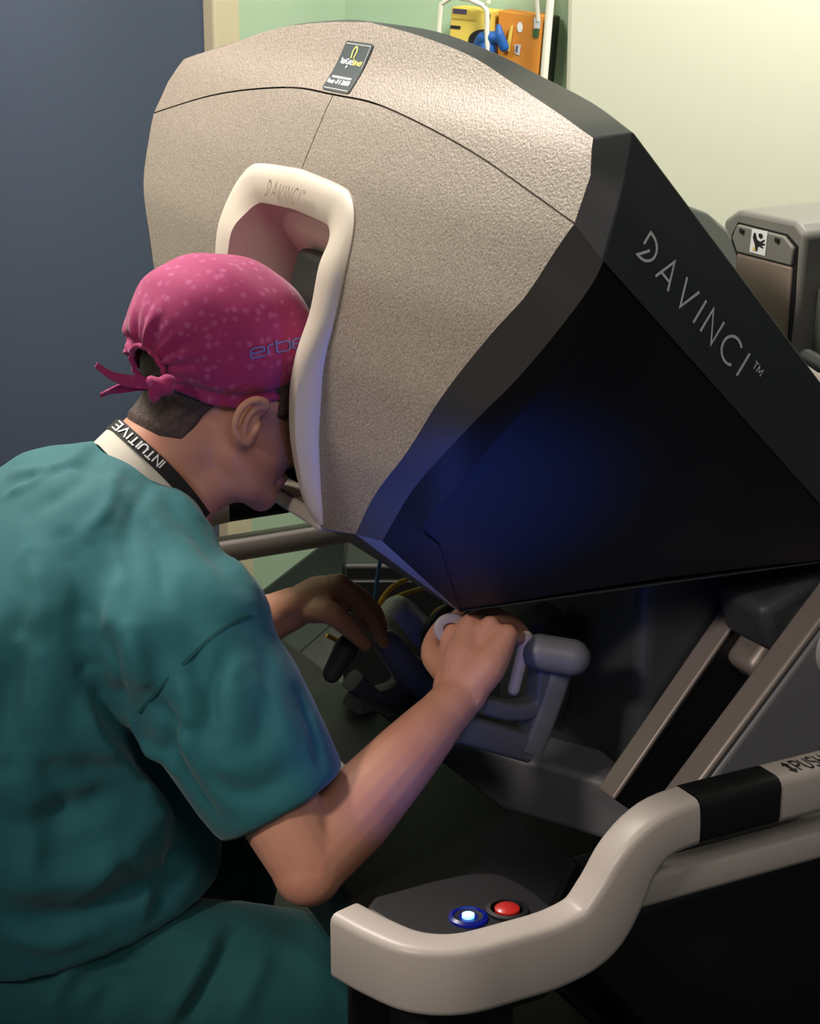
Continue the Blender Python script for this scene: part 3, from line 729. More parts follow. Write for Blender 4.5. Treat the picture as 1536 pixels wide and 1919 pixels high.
# ears: helix, antihelix, lobe
def ear_parts(yy, sgn):
    q = lambda px, py, dy=0: at(px, py, y=-(yy+dy))*np.array([1, sgn, 1])
    e = [capsule([q(463, 832), q(447, 822, .003), q(440, 804, .006), q(442, 783, .008), q(456, 760, .009), q(476, 749, .008), q(495, 751, .005), q(502, 763, .001), q(492, 775, -.006)], [.0055, .0055, .005, .005, .005, .005, .005, .004, .003], 10, 4)]
    e.append(capsule([q(458, 815), q(459, 790, .003), q(474, 768, .003), q(489, 764)], [.0045, .005, .005, .004], 10, 4))
    e.append(ball(q(462, 826, -.001), (.009, .006, .009), 12, 8))
    e.append(capsule([q(468, 818, -.012), q(462, 790, -.012), q(478, 768, -.012)], [.010, .011, .010], 10, 4))
    e.append(capsule([q(478, 808, -.001), q(484, 795, -.003)], [.005, .005], 10, 4))
    return e
body += ear_parts(.094, 1)
body += ear_parts(.094, -1)
# arms
S_r = at(345, 1200, y=-.19); E_r = at(578, 1618, y=-.33); W_r = at(858, 1308, y=-.235)
def arm(S, E, W):
    mid = S+(E-S)*.55; u = unit(W-E)
    out = [capsule([S, mid, E], [.056, .052, .043], 18)]
    el = unit(E-S)-unit(W-E)
    f1, f2, f3 = E+(W-E)*.28, E+(W-E)*.62, E+(W-E)*.88
    out.append(capsule([E, f1, f2, f3, W], [.043, .0475, .040, .031, .029], 18))
    out.append(ball(E+unit(el)*.008, (.040, .040, .040)))
    return out
body += arm(S_r, E_r, W_r)
E_l = at(330, 1235, y=.33); W_l = at(548, 1140, y=.165); S_l = S_r*mir
body += arm(S_l, E_l, W_l)
def hand(W, mcp, fingers, thumb, wr=.026):
    """metacarpal fans from the wrist; each finger is a chain of joints of its own"""
    out = []
    for k, q in enumerate(mcp):
        a = W+(np.mean(mcp, axis=0)-W)*.05+(q-np.mean(mcp, axis=0))*.35
        out.append(capsule([W+(a-W)*.2, a, W+(q-W)*.6+(a-W)*.1, q], [wr*.85, .021, .0165, .0125], 12, 4))
    for j in range(len(mcp)-1):
        m0 = (mcp[j]+mcp[j+1])/2; out.append(capsule([W, m0+(W-m0)*.12], [.018, .0115], 10, 4))
    for ch, r in fingers: out.append(capsule(ch, r, 12, 5))
    ch, r = thumb; out.append(capsule(ch, r, 12, 5))
    return out
# right hand: back of the hand to us, fingers curled round the near controller
rk = [at(842, 1182, y=-.165), at(880, 1168, y=-.182), at(918, 1172, y=-.202), at(950, 1190, y=-.222)]
fr = []
for k, (q, pip, dip, tip) in enumerate([
    (rk[0], at(868, 1150, y=-.115), at(905, 1150, y=-.095), at(930, 1168, y=-.10)),
    (rk[1], at(915, 1152, y=-.135), at(948, 1160, y=-.115), at(965, 1182, y=-.12)),
    (rk[2], at(952, 1166, y=-.165), at(978, 1184, y=-.15), at(984, 1206, y=-.155)),
    (rk[3], at(972, 1195, y=-.20), at(984, 1216, y=-.18), at(978, 1238, y=-.175))]):
    fr.append(([q, pip, dip, tip], np.array([.0120, .0105, .0092, .0080])*(1.0, 1.03, .98, .88)[k]))
th = ([W_r+(rk[0]-W_r)*.30+np.array([0, .012, 0]), at(812, 1225, y=-.150), at(826, 1180, y=-.125), at(858, 1158, y=-.098)], [.020, .0165, .0125, .0095])
body += hand(W_r, rk, fr, th)
body.append(capsule([W_r, W_r+(rk[3]-W_r)*.55+np.array([0, -.006, 0]), rk[3]], [.026, .024, .014], 14))
body.append(capsule([W_r, W_r+(rk[1]-W_r)*.55, rk[1]+(W_r-rk[1])*.12], [.027, .026, .016], 14))
# left hand: thumb and forefinger pinch the far controller's finger bar
lk = [at(636, 1092, y=.105), at(640, 1096, y=.135), at(632, 1112, y=.158), at(620, 1132, y=.176)]
fl_ = []
for k, (q, pip, dip, tip) in enumerate([
    (lk[0], at(672, 1128, y=.098), at(700, 1168, y=.098), at(719, 1206, y=.104)),
    (lk[1], at(682, 1122, y=.135), at(706, 1150, y=.138), at(716, 1180, y=.140)),
    (lk[2], at(668, 1150, y=.170), at(676, 1180, y=.168), at(664, 1196, y=.160)),
    (lk[3], at(648, 1165, y=.188), at(652, 1190, y=.184), at(640, 1200, y=.176))]):
    fl_.append(([q, pip, dip, tip], np.array([.0125, .0108, .0095, .0082])*(1.05, 1.03, .98, .88)[k]))
thl = ([W_l+(lk[0]-W_l)*.35+np.array([0, -.008, -.012]), at(618, 1148, y=.085), at(652, 1176, y=.083), at(684, 1208, y=.092)], [.019, .0165, .0130, .0100])
body += hand(W_l, lk, fl_, thl)
body.append(capsule([W_l, W_l+(lk[0]-W_l)*.55, lk[0]+(W_l-lk[0])*.15], [.026, .026, .017], 14))
body.append(capsule([W_l, W_l+(lk[2]-W_l)*.55, lk[2]+(W_l-lk[2])*.15], [.026, .026, .017], 14))
# hips and legs (under the trousers)
K_r, K_l = np.array([.150, -.265, .400]), np.array([.10, .255, .415])
A_r, A_l = np.array([.10, -.275, .09]), np.array([.06, .265, .09])
body += [capsule([(-.30, s*.09, .46), K], [.085, .055], 14) for s, K in ((-1, K_r), (1, K_l))]
body += [capsule([K, A], [.05, .035], 12) for K, A in ((K_r, A_r), (K_l, A_l))]
BV, BN, BF = remesh(body, .0031, 6, .5)
def relax(V, F, wgt, n):
    E = np.array(sorted({(min(a, b), max(a, b)) for f in F for a, b in zip(f, f[1:]+f[:1])})); k = np.zeros(len(V))
    np.add.at(k, E[:, 0], 1); np.add.at(k, E[:, 1], 1)
    for _ in range(n):
        S = np.zeros_like(V); np.add.at(S, E[:, 0], V[E[:, 1]]); np.add.at(S, E[:, 1], V[E[:, 0]])
        V = V+(S/k[:, None]-V)*wgt[:, None]*.6
    return V
_l = (BV-EAR)@RH
_w = ((BV[:, 2] > .93) & (BV[:, 0] > -.16) & (abs(BV[:, 1]) < .13)).astype(float)*np.clip((.085-_l[:, 0])/.02, 0, 1)
_w *= 1-((abs(_l[:, 1]) > .078) & (abs(_l[:, 0]) < .05) & (_l[:, 2] < .06) & (_l[:, 2] > -.05))
BV = relax(BV, BF, _w, 45); BN = normals(BV, BF)
if np.mean(np.einsum('ij,ij->i', BN, BV-BV.mean(0))) < 0: BN = -BN
BTREE = bvh(BV, BF)
bd = ob('body', BV, BF, M['skin'], per, angle=180)
for s in (-1, 1):
    ob('eye', *ball(hp(.097, s*.032, .016), (.011, .012, .010), 14, 10, RH), M['eye'], per)
    # fingernail on each thumb
for c_, d_ in ((at(679, 1199, y=.083), np.array([.5, -.75, .45])),):
    ob('fingernail', *ball(c_, (.0075, .0062, .0022), 14, 8, axes(at(684, 1208, y=.09)-at(652, 1176, y=.083), -ray(680, 1200))), mat('nail', 'D9A9A0', 0.3), per, label='pale thumbnail')
# hair: the cropped back and sides, lifted off the scalp
L = (BV-EAR)@RH                                                        # head coordinates f, l, u
def hairline(f):                                                        # lowest u that carries hair
    return np.interp(f, [-.14, -.085, -.062, -.050, -.040, -.03, .028, .034, .05, .06], [-.042, -.046, -.040, -.018, .010, .04, .04, .022, .020, .06])
sd = np.minimum(L[:, 2]-hairline(L[:, 0]), (.066-L[:, 0])*1.0)
ear_d = np.hypot((L[:, 0]-.004)/.034, (L[:, 2]-.004)/.046)
sd = np.where(abs(L[:, 1]) > .06, np.minimum(sd, (ear_d-1)*.04), sd)
hm = (sd > -.008) & (L[:, 2] > -.09) & (L[:, 0] > -.16)
idx = -np.ones(len(BV), int); fs = [f for f in BF if all(hm[i] for i in f)]
used = sorted({i for f in fs for i in f}); idx[used] = np.arange(len(used))
ob('hair', BV[used]+BN[used]*np.clip(sd[used]*.45, -.0016, .0034)[:, None], [tuple(idx[i] for i in f) for f in fs], M['hair'], per, angle=180)
# ---- scrub top
def loft(secs, n=32, e=2.4):
    P = np.array([s[0] for s in secs], float); V = []; F = []
    for i, (c, hw, hd) in enumerate(secs):
        t = unit(P[min(i+1, len(P)-1)]-P[max(i-1, 0)]); nrm = unit(np.cross((0, 1, 0), t))
        for k in range(n):
            a = 2*math.pi*k/n; ca, sa = math.cos(a), math.sin(a)
            V.append(np.array(c)+np.array([0, 1, 0])*hw*np.sign(ca)*abs(ca)**(2/e)+nrm*hd*np.sign(sa)*abs(sa)**(2/e))
    for i in range(len(secs)-1):
        for k in range(n): l = (k+1) % n; F.append((i*n+k, i*n+l, (i+1)*n+l, (i+1)*n+k))
    F += [tuple(range(n)), tuple(range((len(secs)-1)*n, len(secs)*n))]
    return V, F
H_r = at(532, 1512, y=-.285); H_l = S_l+(E_l-S_l)*.62
def sleeve(S, H, sgn):
    d = unit(H-S); m1 = S+(H-S)*.4; m2 = S+(H-S)*.75
    return [tube([S-d*.05, S, m1, m2, H], [.06, .088, .094, .088, .080], 24, 5)]
top = [loft([((-.235, 0, .545), .205, .200), ((-.245, 0, .60), .208, .205), ((-.265, 0, .70), .208, .195), ((-.272, 0, .80), .212, .168), ((-.235, 0, .89), .212, .150), ((-.185, 0, .96), .190, .128), ((-.145, 0, 1.015), .140, .108), ((-.125, 0, 1.045), .095, .070)])]
for s in (-1, 1):
    g = np.array([1, -s, 1.0]); top.append(ball(S_r*g+np.array([.015, .012*-s*0, .012]), (.088, .082, .085)))
    top.append(capsule([S_r*g+np.array([.0, 0, .035]), np.array([-.105, s*.075, 1.0])], [.066, .050], 18))
    top.append(capsule([S_r*g+np.array([-.035, 0, .010]), np.array([-.135, s*.07, .985])], [.078, .074], 18))
top.append(ball((-.155, 0, 1.036), (.070, .095, .052), 20, 12))
top += sleeve(S_r, H_r, -1)+sleeve(S_l, H_l, 1)
TV, TN, TF = remesh(top, .0058, 26, .5)
TTREE = bvh(TV, TF)
# hollow the cuffs so the arms come out of real openings
for S, H in ((S_r, H_r), (S_l, H_l)):
    d = unit(H-S); q = TV-H; t = q@d; rad = np.linalg.norm(q-t[:, None]*d, axis=1)
    k = (t > -.02) & (rad < .066)
    TV[k] -= d*(.05*np.clip((.072-rad[k])/.012, 0, 1))[:, None]
# folds: (photo polyline, height, width)
FOLDS = [
 ([(120, 1010), (150, 1100), (140, 1190)], -.006, .012), ([(60, 1040), (75, 1130), (60, 1220)], .006, .014), ([(200, 1010), (225, 1080), (215, 1150)], .005, .012),
 ([(260, 960), (300, 1040), (310, 1120)], -.004, .010), ([(205, 1200), (222, 1260), (232, 1330)], -.008, .009), ([(250, 1180), (262, 1240), (280, 1300)], .006, .009),
 ([(110, 870), (60, 905), (10, 930)], .004, .007), ([(220, 880), (200, 950), (160, 1000)], .004, .009), ([(280, 905), (250, 960), (245, 1010)], -.003, .008),
 ([(312, 1380), (345, 1450), (400, 1530)], -.006, .007), ([(340, 1370), (380, 1450), (425, 1510)], .005, .008), ([(300, 1330), (330, 1360), (375, 1370)], -.005, .007),
 ([(420, 1230), (400, 1300), (408, 1370)], -.005, .008), ([(495, 1230), (500, 1320), (480, 1420)], -.004, .011), ([(560, 1300), (585, 1370), (600, 1430)], -.004, .008),
 ([(60, 1400), (120, 1500), (110, 1600)], -.007, .016), ([(0, 1740), (90, 1770), (180, 1740)], .006, .012), ([(240, 1600), (280, 1660), (270, 1710)], .006, .010),
 ([(20, 1480), (60, 1560), (50, 1660)], .006, .014),
 ([(175, 1262), (211, 1352), (266, 1412), (314, 1466), (362, 1539)], -.016, .013), ([(150, 1290), (190, 1385), (250, 1450), (300, 1510)], .010, .016),
 ([(235, 1320), (270, 1385), (320, 1440)], .009, .010), ([(290, 1300), (316, 1364), (306, 1424)], -.008, .009), ([(330, 1260), (352, 1330), (345, 1400)], .006, .011),
 ([(356, 1215), (388, 1303), (392, 1380)], -.005, .010), ([(420, 1200), (440, 1300), (430, 1420)], .004, .016), ([(36, 1200), (12, 1303), (6, 1424)], -.014, .022),
 ([(95, 1180), (80, 1290), (95, 1400)], .008, .024), ([(150, 1160), (160, 1250), (150, 1330)], -.006, .018), ([(205, 1120), (240, 1210), (225, 1300)], .007, .020),
 ([(60, 900), (130, 870), (180, 880)], -.004, .010), ([(170, 830), (120, 870), (20, 890)], .004, .009), ([(190, 830), (150, 900), (60, 960)], -.003, .012),
 ([(240, 930), (290, 990), (310, 1010)], .004, .009), ([(300, 930), (380, 1020), (440, 1090)], -.004, .012), ([(330, 920), (410, 1010), (470, 1090)], .004, .010),
 ([(0, 1530), (90, 1540), (190, 1500), (250, 1480)], -.010, .020), ([(0, 1640), (120, 1650), (220, 1600), (300, 1540)], .009, .022), ([(30, 1730), (170, 1710), (300, 1640), (380, 1590)], -.010, .018),
 ([(200, 1560), (190, 1630), (150, 1690)], .007, .016), ([(330, 1560), (340, 1630), (300, 1690)], -.009, .015), ([(110, 1450), (200, 1440), (260, 1440)], -.007, .016),
 ([(400, 1470), (470, 1490), (560, 1440)], -.004, .012), ([(380, 1420), (450, 1440), (530, 1390)], .004, .014), ([(470, 1250), (520, 1330), (560, 1400)], .004, .014),
]
def apply_folds(V, N, tree, folds):
    D = np.zeros(len(V))
    for pl_, h, w in folds:
        pts = [hit(tree, *p) for p in catmull(np.array(pl_, float), 4)]
        pts = [p[0] for p in pts if p is not None]
        if len(pts) < 2: continue
        pts = np.array(pts); d = segdist(V, pts)
        e0 = np.minimum(np.linalg.norm(V-pts[0], axis=1), np.linalg.norm(V-pts[-1], axis=1))
        D += 1.25*h*np.exp(-(d/w)**2)*(0.35+0.65*np.clip(e0/(2.2*w), 0, 1))
    return V+N*D[:, None]
def waves(V, N, amp, sc, seed):
    g = np.random.default_rng(seed); D = np.zeros(len(V))
    for _ in range(7):
        k = g.normal(size=3)*sc; p = g.uniform(0, 6.28); q = g.normal(size=3)*sc*.35
        D += (1-abs(np.sin(V@k+p+1.2*np.sin(V@q))))**2
    return V+N*((D-2.2)*amp)[:, None]
TV = apply_folds(TV, TN, TTREE, FOLDS)
TV = waves(TV, TN, .0006, 15, 3)
TTREE = bvh(TV, TF)
shirt = ob('scrub_top', TV, TF, M['scrub'], per, angle=180, label='teal short sleeved scrub top')
def band(name, px, tree, w, off, m, parent, thick=.0018, mirror_far=False, tilt=0, label=None):
    """cloth band laid on a surface along a measured line"""
    pts, ns = [], []
    for p in catmull(np.array(px, float), 4):
        h = hit(tree, *p)
        if h is not None: pts.append(h[0]); ns.append(h[1])
    pts, ns = np.array(pts), np.array(ns)
    if mirror_far:
        pts = np.vstack([(pts*mir)[::-1], pts]); ns = np.vstack([(ns*mir)[::-1], ns])
    for _ in range(3):
        ns[1:-1] = (ns[:-2]+ns[1:-1]*2+ns[2:])/4; pts[1:-1] = (pts[:-2]+pts[1:-1]*2+pts[2:])/4
    V, F = [], []
    for i in range(len(pts)):
        t = unit(pts[min(i+1, len(pts)-1)]-pts[max(i-1, 0)]); n = unit(ns[i]-t*(ns[i]@t)); b = np.cross(n, t)
        c = pts[i]+n*off
        for s, h in ((-.5, 0), (-.5, thick), (.5, thick), (.5, 0)): V.append(c+b*w*s+n*h)
    for i in range(len(pts)-1):
        for k in range(4): F.append((i*4+k, i*4+(k+1) % 4, i*4+4+(k+1) % 4, i*4+4+k))
    F += [(0, 1, 2, 3), tuple(range(len(V)-4, len(V)))]
    o = ob(name, V, F, m, parent, angle=50, label=label)
    return o, pts, ns
band('shoulder_seam', [(466, 1152), (417, 1177), (362, 1225), (302, 1285), (262, 1334)], TTREE, .0035, .0012, M['seam'], shirt, .0012)
# undershirt collar and lanyard on the neck
band('undershirt_collar', [(203, 814), (221, 832), (246, 857), (279, 884), (314, 912), (346, 952)], BTREE, .034, .003, M['cotton'], per, .003, True, label='white undershirt collar')
ly, lp, ln = band('lanyard', [(224, 803), (243, 820), (270, 845), (305, 878), (345, 922), (378, 968)], BTREE, .0165, .006, M['lanyard'], per, .0016, True, label='black lanyard')
def on_lanyard(u, v):
    p = np.array([224, 803])*(1-u/tw)+np.array([302, 872])*u/tw
    a = hit(BTREE, *p); b = hit(BTREE, *(p+np.array([3, 3])))
    t = unit(b[0]-a[0]); n = unit(a[1]-t*(a[1]@t)); bb = np.cross(n, t)
    if bb[2] < 0: bb = -bb
    return a[0]+n*.0082+bb*.0105*(.5-v)
tx, tw = letters('INTUITIVE', .22)
try: lettering('lettering', [[(tw-a, b) for a, b in s] for s in tx], .17, on_lanyard, M['print_white'], ly)
except Exception as ex: print('lanyard', ex)
# ---- trousers
hipc = np.array([-.30, 0, .49])
tr = [ball((-.30, 0, .48), (.175, .195, .115), 28, 16)]
for K, A, s in ((K_r, A_r, -1), (K_l, A_l, 1)):
    h0 = np.array([-.27, s*.105, .475]); tr.append(capsule([h0, h0+(K-h0)*.5+[0, 0, .012], K], [.105, .098, .083], 22))
    tr.append(tube([K+[0, 0, .0], K+(A-K)*.5, A+[0, 0, -.01]], [.080, .072, .062], 20, 6))
PV, PN, PF = remesh(tr, .007, 6, .5)
PTREE = bvh(PV, PF)
PV = apply_folds(PV, PN, PTREE, [
 ([(440, 1745), (400, 1830), (350, 1915)], -.010, .010), ([(405, 1740), (360, 1830), (310, 1915)], .008, .012), ([(500, 1770), (470, 1850), (440, 1915)], .007, .013),
 ([(110, 1850), (200, 1810), (300, 1790)], -.012, .014), ([(160, 1800), (105, 1860), (95, 1915)], .012, .014), ([(240, 1820), (200, 1870), (180, 1915)], -.008, .013),
 ([(640, 1800), (700, 1860), (740, 1915)], -.005, .014), ([(560, 1790), (640, 1850), (690, 1915)], .004, .016)])
PV = waves(PV, PN, .0013, 18, 8)
ob('scrub_trousers', PV, PF, M['pants'], per, angle=180, label='dark teal scrub trousers')
for A in (A_r, A_l):
    ob('shoe', *join([ball(A+[.06, 0, -.045], (.135, .048, .045), 20, 12), box(A+[.06, 0, -.078], (.25, .085, .024))]), M['shoe'], per)
# ---- scrub cap: gathered cloth shell with a keyhole at the back, rim band, knot and ties
CC = np.array([.006, 0, 1.193]); AC = math.radians(22)
cf, cu = np.array([math.cos(AC), 0, -math.sin(AC)]), np.array([math.sin(AC), 0, math.cos(AC)])
RC = np.array([cf, [0, 1, 0], cu]).T
CS = np.array([.121, .0965, .101])
def cap_dir(px, py):
    """unit cap direction seen at a photo point"""
    o_, d_ = RC.T@(CAM-CC)/CS, RC.T@unit(ray(px, py))/CS
    a, b, c_ = d_@d_, o_@d_, o_@o_-1; D = b*b-a*c_
    t = (-b-math.sqrt(max(D, 0)))/a; return unit(o_+d_*t)
hole = cap_dir(272, 690); knot = cap_dir(286, 728)
n, m = 220, 110
def rim_u(az):                                                        # az 0 = front; lowest elevation of the rim
    return np.interp(abs(az), [0, .5, 1.0, 1.45, 1.9, 2.4, 2.8, math.pi], [-.05, -.10, -.36, -.62, -.70, -.66, -.50, -.42])
V = []; keep = {}
for i in range(m+1):
    for k in range(n):
        az = -math.pi+2*math.pi*k/n; lo = math.asin(rim_u(az)); el = math.pi/2+(lo-math.pi/2)*i/m
        d = np.array([math.cos(el)*math.cos(az), math.cos(el)*math.sin(az), math.sin(el)])
        # gathers radiate from the keyhole
        v = d-hole*(d@hole); ang = math.atan2(v@np.cross(hole, unit(np.cross(hole, (0, 0, 1)))), v@unit(np.cross(hole, (0, 0, 1))))
        dist = math.acos(np.clip(d@hole, -1, 1))
        g = .034*math.exp(-((dist-.36)/.30)**2)*(math.sin(ang*11+1.2*math.sin(ang*3+1))*.7+.5*math.sin(ang*19+2))
        soft = .010*math.sin(3.1*d[0]*3+2*d[2])*math.sin(2.7*d[2]*3+d[1]*4)+.006*math.sin(9*d[0]+7*d[2])
        puff = 1+.045*math.exp(-((d[0]+.45)**2+(d[2]-.45)**2)/.25)
        pinch = 1-.05*math.exp(-((i-m*.93)/(m*.035))**2)*(1 if abs(az) > 1.0 else .3)
        V.append(CC+RC@(d*CS*(puff+g+soft)*pinch))
V = np.array(V); F = []
e1 = unit(np.cross(hole, (0, 0, 1))); e2 = np.cross(e1, hole); e2 = e2 if e2[2] > 0 else -e2
def in_hole(d): return ((d@e1)/.27)**2+((d@e2+.02)/.27)**2 < 1
for i in range(m):
    for k in range(n):
        l = (k+1) % n; q = (i*n+k, i*n+l, (i+1)*n+l, (i+1)*n+k)
        c = unit((RC.T@(np.mean(V[list(q)], axis=0)-CC))/CS)
        if c@hole > .5 and in_hole(c): continue
        F.append(q)
capo = ob('scrub_cap', V, F, M['cap'], per, angle=180, label='pink speckled scrub cap with keyhole back')
sol = capo.modifiers.new('cloth', 'SOLIDIFY'); sol.thickness = .003; sol.offset = -1
CT = bvh(V, F)
hr = []
for t in np.linspace(0, 2*math.pi, 36, endpoint=False):
    d = unit(hole+e1*.28*math.cos(t)+e2*(.28*math.sin(t)-.02)); hr.append(CC+RC@(d*CS*(1.0+.012*math.sin(t*13))))
ob('gathered_edge', *sweep(hr, circ(.0034, 8), up=None, closed=True), M['cap'], capo)
K0 = at(293, 722, s=2.215)
kn = hit(CT, 296, 722)
K0 = kn[0]+kn[1]*.006 if kn else K0
def ribbon3(pts, w, name, tw=0.0, th=.002):
    Q = catmull(pts, 6); sec = []
    for i in range(len(Q)):
        t = i/(len(Q)-1); a = tw*t; ww = w*(.75+.25*math.sin(t*5)); sec.append([(x*math.cos(a)-y*math.sin(a), x*math.sin(a)+y*math.cos(a)) for x, y in ((-th/2, -ww/2), (th/2, -ww/2), (th/2, ww/2), (-th/2, ww/2))])
    return ob(name, *sweep(Q, sec, up=(0, 0, 1)), M['cap'], capo, angle=60)
ob('tie_knot', *remesh([capsule([K0+[-.006, 0, .004], K0+[.010, -.004, -.004]], [.008, .009]), ball(K0+[.012, -.002, .003], (.011, .008, .009)), ball(K0+[-.004, -.003, -.008], (.008, .006, .012))], .0022, 3)[0::2], M['cap'], capo)
dK = lambda px, py, ds: at(px, py, s=(K0-CAM)@FW/(cp)*1.0) if False else at(px, py, y=K0[1]+ds)
ribbon3([K0, dK(262, 716, .0), dK(232, 712, -.004), dK(205, 702, -.006), dK(180, 684, -.004)], .014, 'cap_tie', .5)
ribbon3([K0+[0, .003, -.002], dK(258, 722, .008), dK(225, 728, .010), dK(206, 733, .008), dK(188, 741, .006)], .013, 'cap_tie', -.6)
ribbon3([K0, dK(300, 735, -.002), dK(293, 745, -.002)], .011, 'cap_tie', .3)
# embroidered word
tx, tw = letters('erbe', .20)
def on_cap(u, v):
    a = np.array([470, 671.5])*(1-u/tw)+np.array([574, 648])*u/tw
    p = a+np.array([-3*0-2.0, -24])*v
    h = hit(CT, *p)
    if h is None: h = (at(p[0], p[1], y=-.08), np.array([0, -1, 0]))
    return h[0]+h[1]*.0016
lettering('embroidery', tx, .12, on_cap, M['embroider'], capo)
# ================================================================== stool under the surgeon
stl = empty('stool', (-.33, 0, 0), 'dark round stool on casters under the surgeon', 'stool')
ob('seat', *lathe((-.33, 0, .275), [(.05, 0), (.17, .004), (.19, .02), (.19, .05), (.16, .075), (.02, .08)], 36), M['stool'], stl)
ob('column', *lathe((-.33, 0, .08), [(.035, 0), (.035, .12), (.022, .125), (.022, .20)], 20), M['metal'], stl)
for k in range(5):
    a = 2*math.pi*k/5+.3; e = np.array([-.33+.24*math.cos(a), .24*math.sin(a), .07])
    lg = ob('leg', *beam((-.33, 0, .10), e, .035, .028), M['metal'], stl, bevel=.006)
    ob('caster', *lathe(e+[0, -.012, -.042], [(.018, 0), (.027, .004), (.027, .020), (.018, .024)], 16, np.array([[1, 0, 0], [0, 0, -1], [0, 1, 0]]).T), M['black'], lg)
# ================================================================== robot patient cart behind the console
cart = empty('patient_cart', (1.45, .55, 0), 'grey robot arm cart standing behind the console, with hand warning label', 'medical robot')
XC = 1.27
fx = lambda px, py, x=XC: at(px, py, x=x)
outl = [(1340, 700), (1347, 500), (1354, 412), (1382, 392), (1490, 414), (1508, 442), (1500, 540), (1478, 700)]
outl = [(1352, 640), (1354, 412), (1382, 392), (1490, 414), (1508, 440), (1496, 560), (1482, 720), (1352, 720)]
ob('arm_head', *extrude([fx(*p) for p in outl], (.36, .02, 0)), M['robot'], cart, bevel=.010, seg=3)
ins = [(1366, 720), (1372, 440), (1384, 416), (1476, 439), (1496, 462), (1490, 560), (1474, 720)]
ob('head_slot', *extrude([fx(*p)-[.002, 0, 0] for p in ins], (.02, 0, 0)), M['black'], cart, smooth=False)
capf = [(1377, 444), (1387, 420), (1474, 442), (1492, 464), (1488, 498), (1386, 472)]
hc = ob('head_cap', *extrude([fx(*p)-[.008, 0, 0] for p in capf], (.02, 0, 0)), M['robot'], cart, bevel=.003)
ob('front_panel', *extrude([fx(*p)-[.006, 0, 0] for p in [(1384, 474), (1487, 500), (1470, 720), (1372, 720)]], (.02, 0, 0)), M['robot2'], cart, bevel=.004)
for p in ((1399, 432), (1465, 449)): ob('screw', *lathe(fx(*p)-[.010, 0, 0], [(.005, 0), (.005, .003)], 12, np.array([[0, 0, 1], [0, 1, 0], [-1, 0, 0]]).T), M['black'], hc)
lb = ob('warning_label', *extrude([fx(*p)-[.0095, 0, 0] for p in [(1417, 428), (1446, 433), (1441, 479), (1412, 471)]], (.001, 0, 0)), M['print_white'], hc, smooth=False, label='white pinch hazard label')
for nm, pts, m in (('hand_symbol', [(1421, 436), (1424, 435), (1427, 448), (1433, 452), (1441, 448), (1442, 450), (1436, 455), (1442, 456), (1441, 459), (1435, 459), (1439, 463), (1437, 465), (1431, 461), (1428, 462), (1427, 470), (1424, 469), (1423, 458), (1419, 444)], M['print_black']),
                   ('hand_symbol', [(1430, 437), (1436, 437), (1438, 443), (1434, 447), (1430, 443)], M['print_black']), ('caution_mark', [(1418, 468), (1421, 460), (1425, 470)], M['yellow'])):
    ob(nm, [fx(*p)-[.0105, 0, 0] for p in pts], [tuple(range(len(pts)))], m, lb, smooth=False)
ob('side_block', *extrude([fx(*p, 1.33) for p in [(1512, 440), (1570, 446), (1566, 720), (1496, 720)]], (.30, 0, 0)), M['robotd'], cart, bevel=.012, seg=3)
ob('side_block', *extrude([fx(*p, 1.31) for p in [(1508, 536), (1580, 540), (1576, 720), (1494, 720)]], (.28, 0, 0)), M['robotd'], cart, bevel=.010, seg=3)
ob('arm_shoulder', *extrude([at(*p, x=1.12) for p in [(1270, 376), (1330, 400), (1366, 430), (1384, 478), (1386, 660), (1270, 660)]], (0.01, .16, 0)), M['robotd'], cart, bevel=.015, seg=3)
ob('cart_column', *box((1.50, .55, .52), (.30, .34, 1.0)), M['robotd'], cart, bevel=.02)
ob('cart_base', *box((1.50, .55, .08), (.62, .60, .15)), M['robotd'], cart, bevel=.03)
ob('cable_end', *capsule([at(1512, 672, x=1.2), at(1545, 690, x=1.2)], .016, 14), M['black'], cart)
ob('cable_end', *capsule([at(1522, 690, x=1.2), at(1560, 720, x=1.2)], .018, 14), M['white'], cart)
# ================================================================== low cabinet behind
cb = at(640, 1047, s=3.75); cbx = unit(RT); cby = unit(FW)
cab = empty('cabinet', tuple(np.array([*(cb+cbx*.3+cby*.2)[:2], 0])), 'low black cabinet standing behind the console under the far rail', 'cabinet')
RCB = np.array([cbx, cby, UP]).T; cc = cb+cbx*.21+cby*.2
ob('carcass', *box((cc[0], cc[1], cb[2]/2), (.42, .40, cb[2]-.02), RCB), M['black'], cab, bevel=.01)
for k in (-1, 1):
    dr = ob('door', *box(np.array([cc[0], cc[1], cb[2]/2])+cbx*.104*k-cby*.206, (.20, .014, cb[2]-.08), RCB), M['black'], cab, bevel=.004)
    ob('handle', *box(np.array([cc[0], cc[1], cb[2]*.7])+cbx*.03*k-cby*.220, (.012, .014, .09), RCB), M['grey'], dr, bevel=.003)
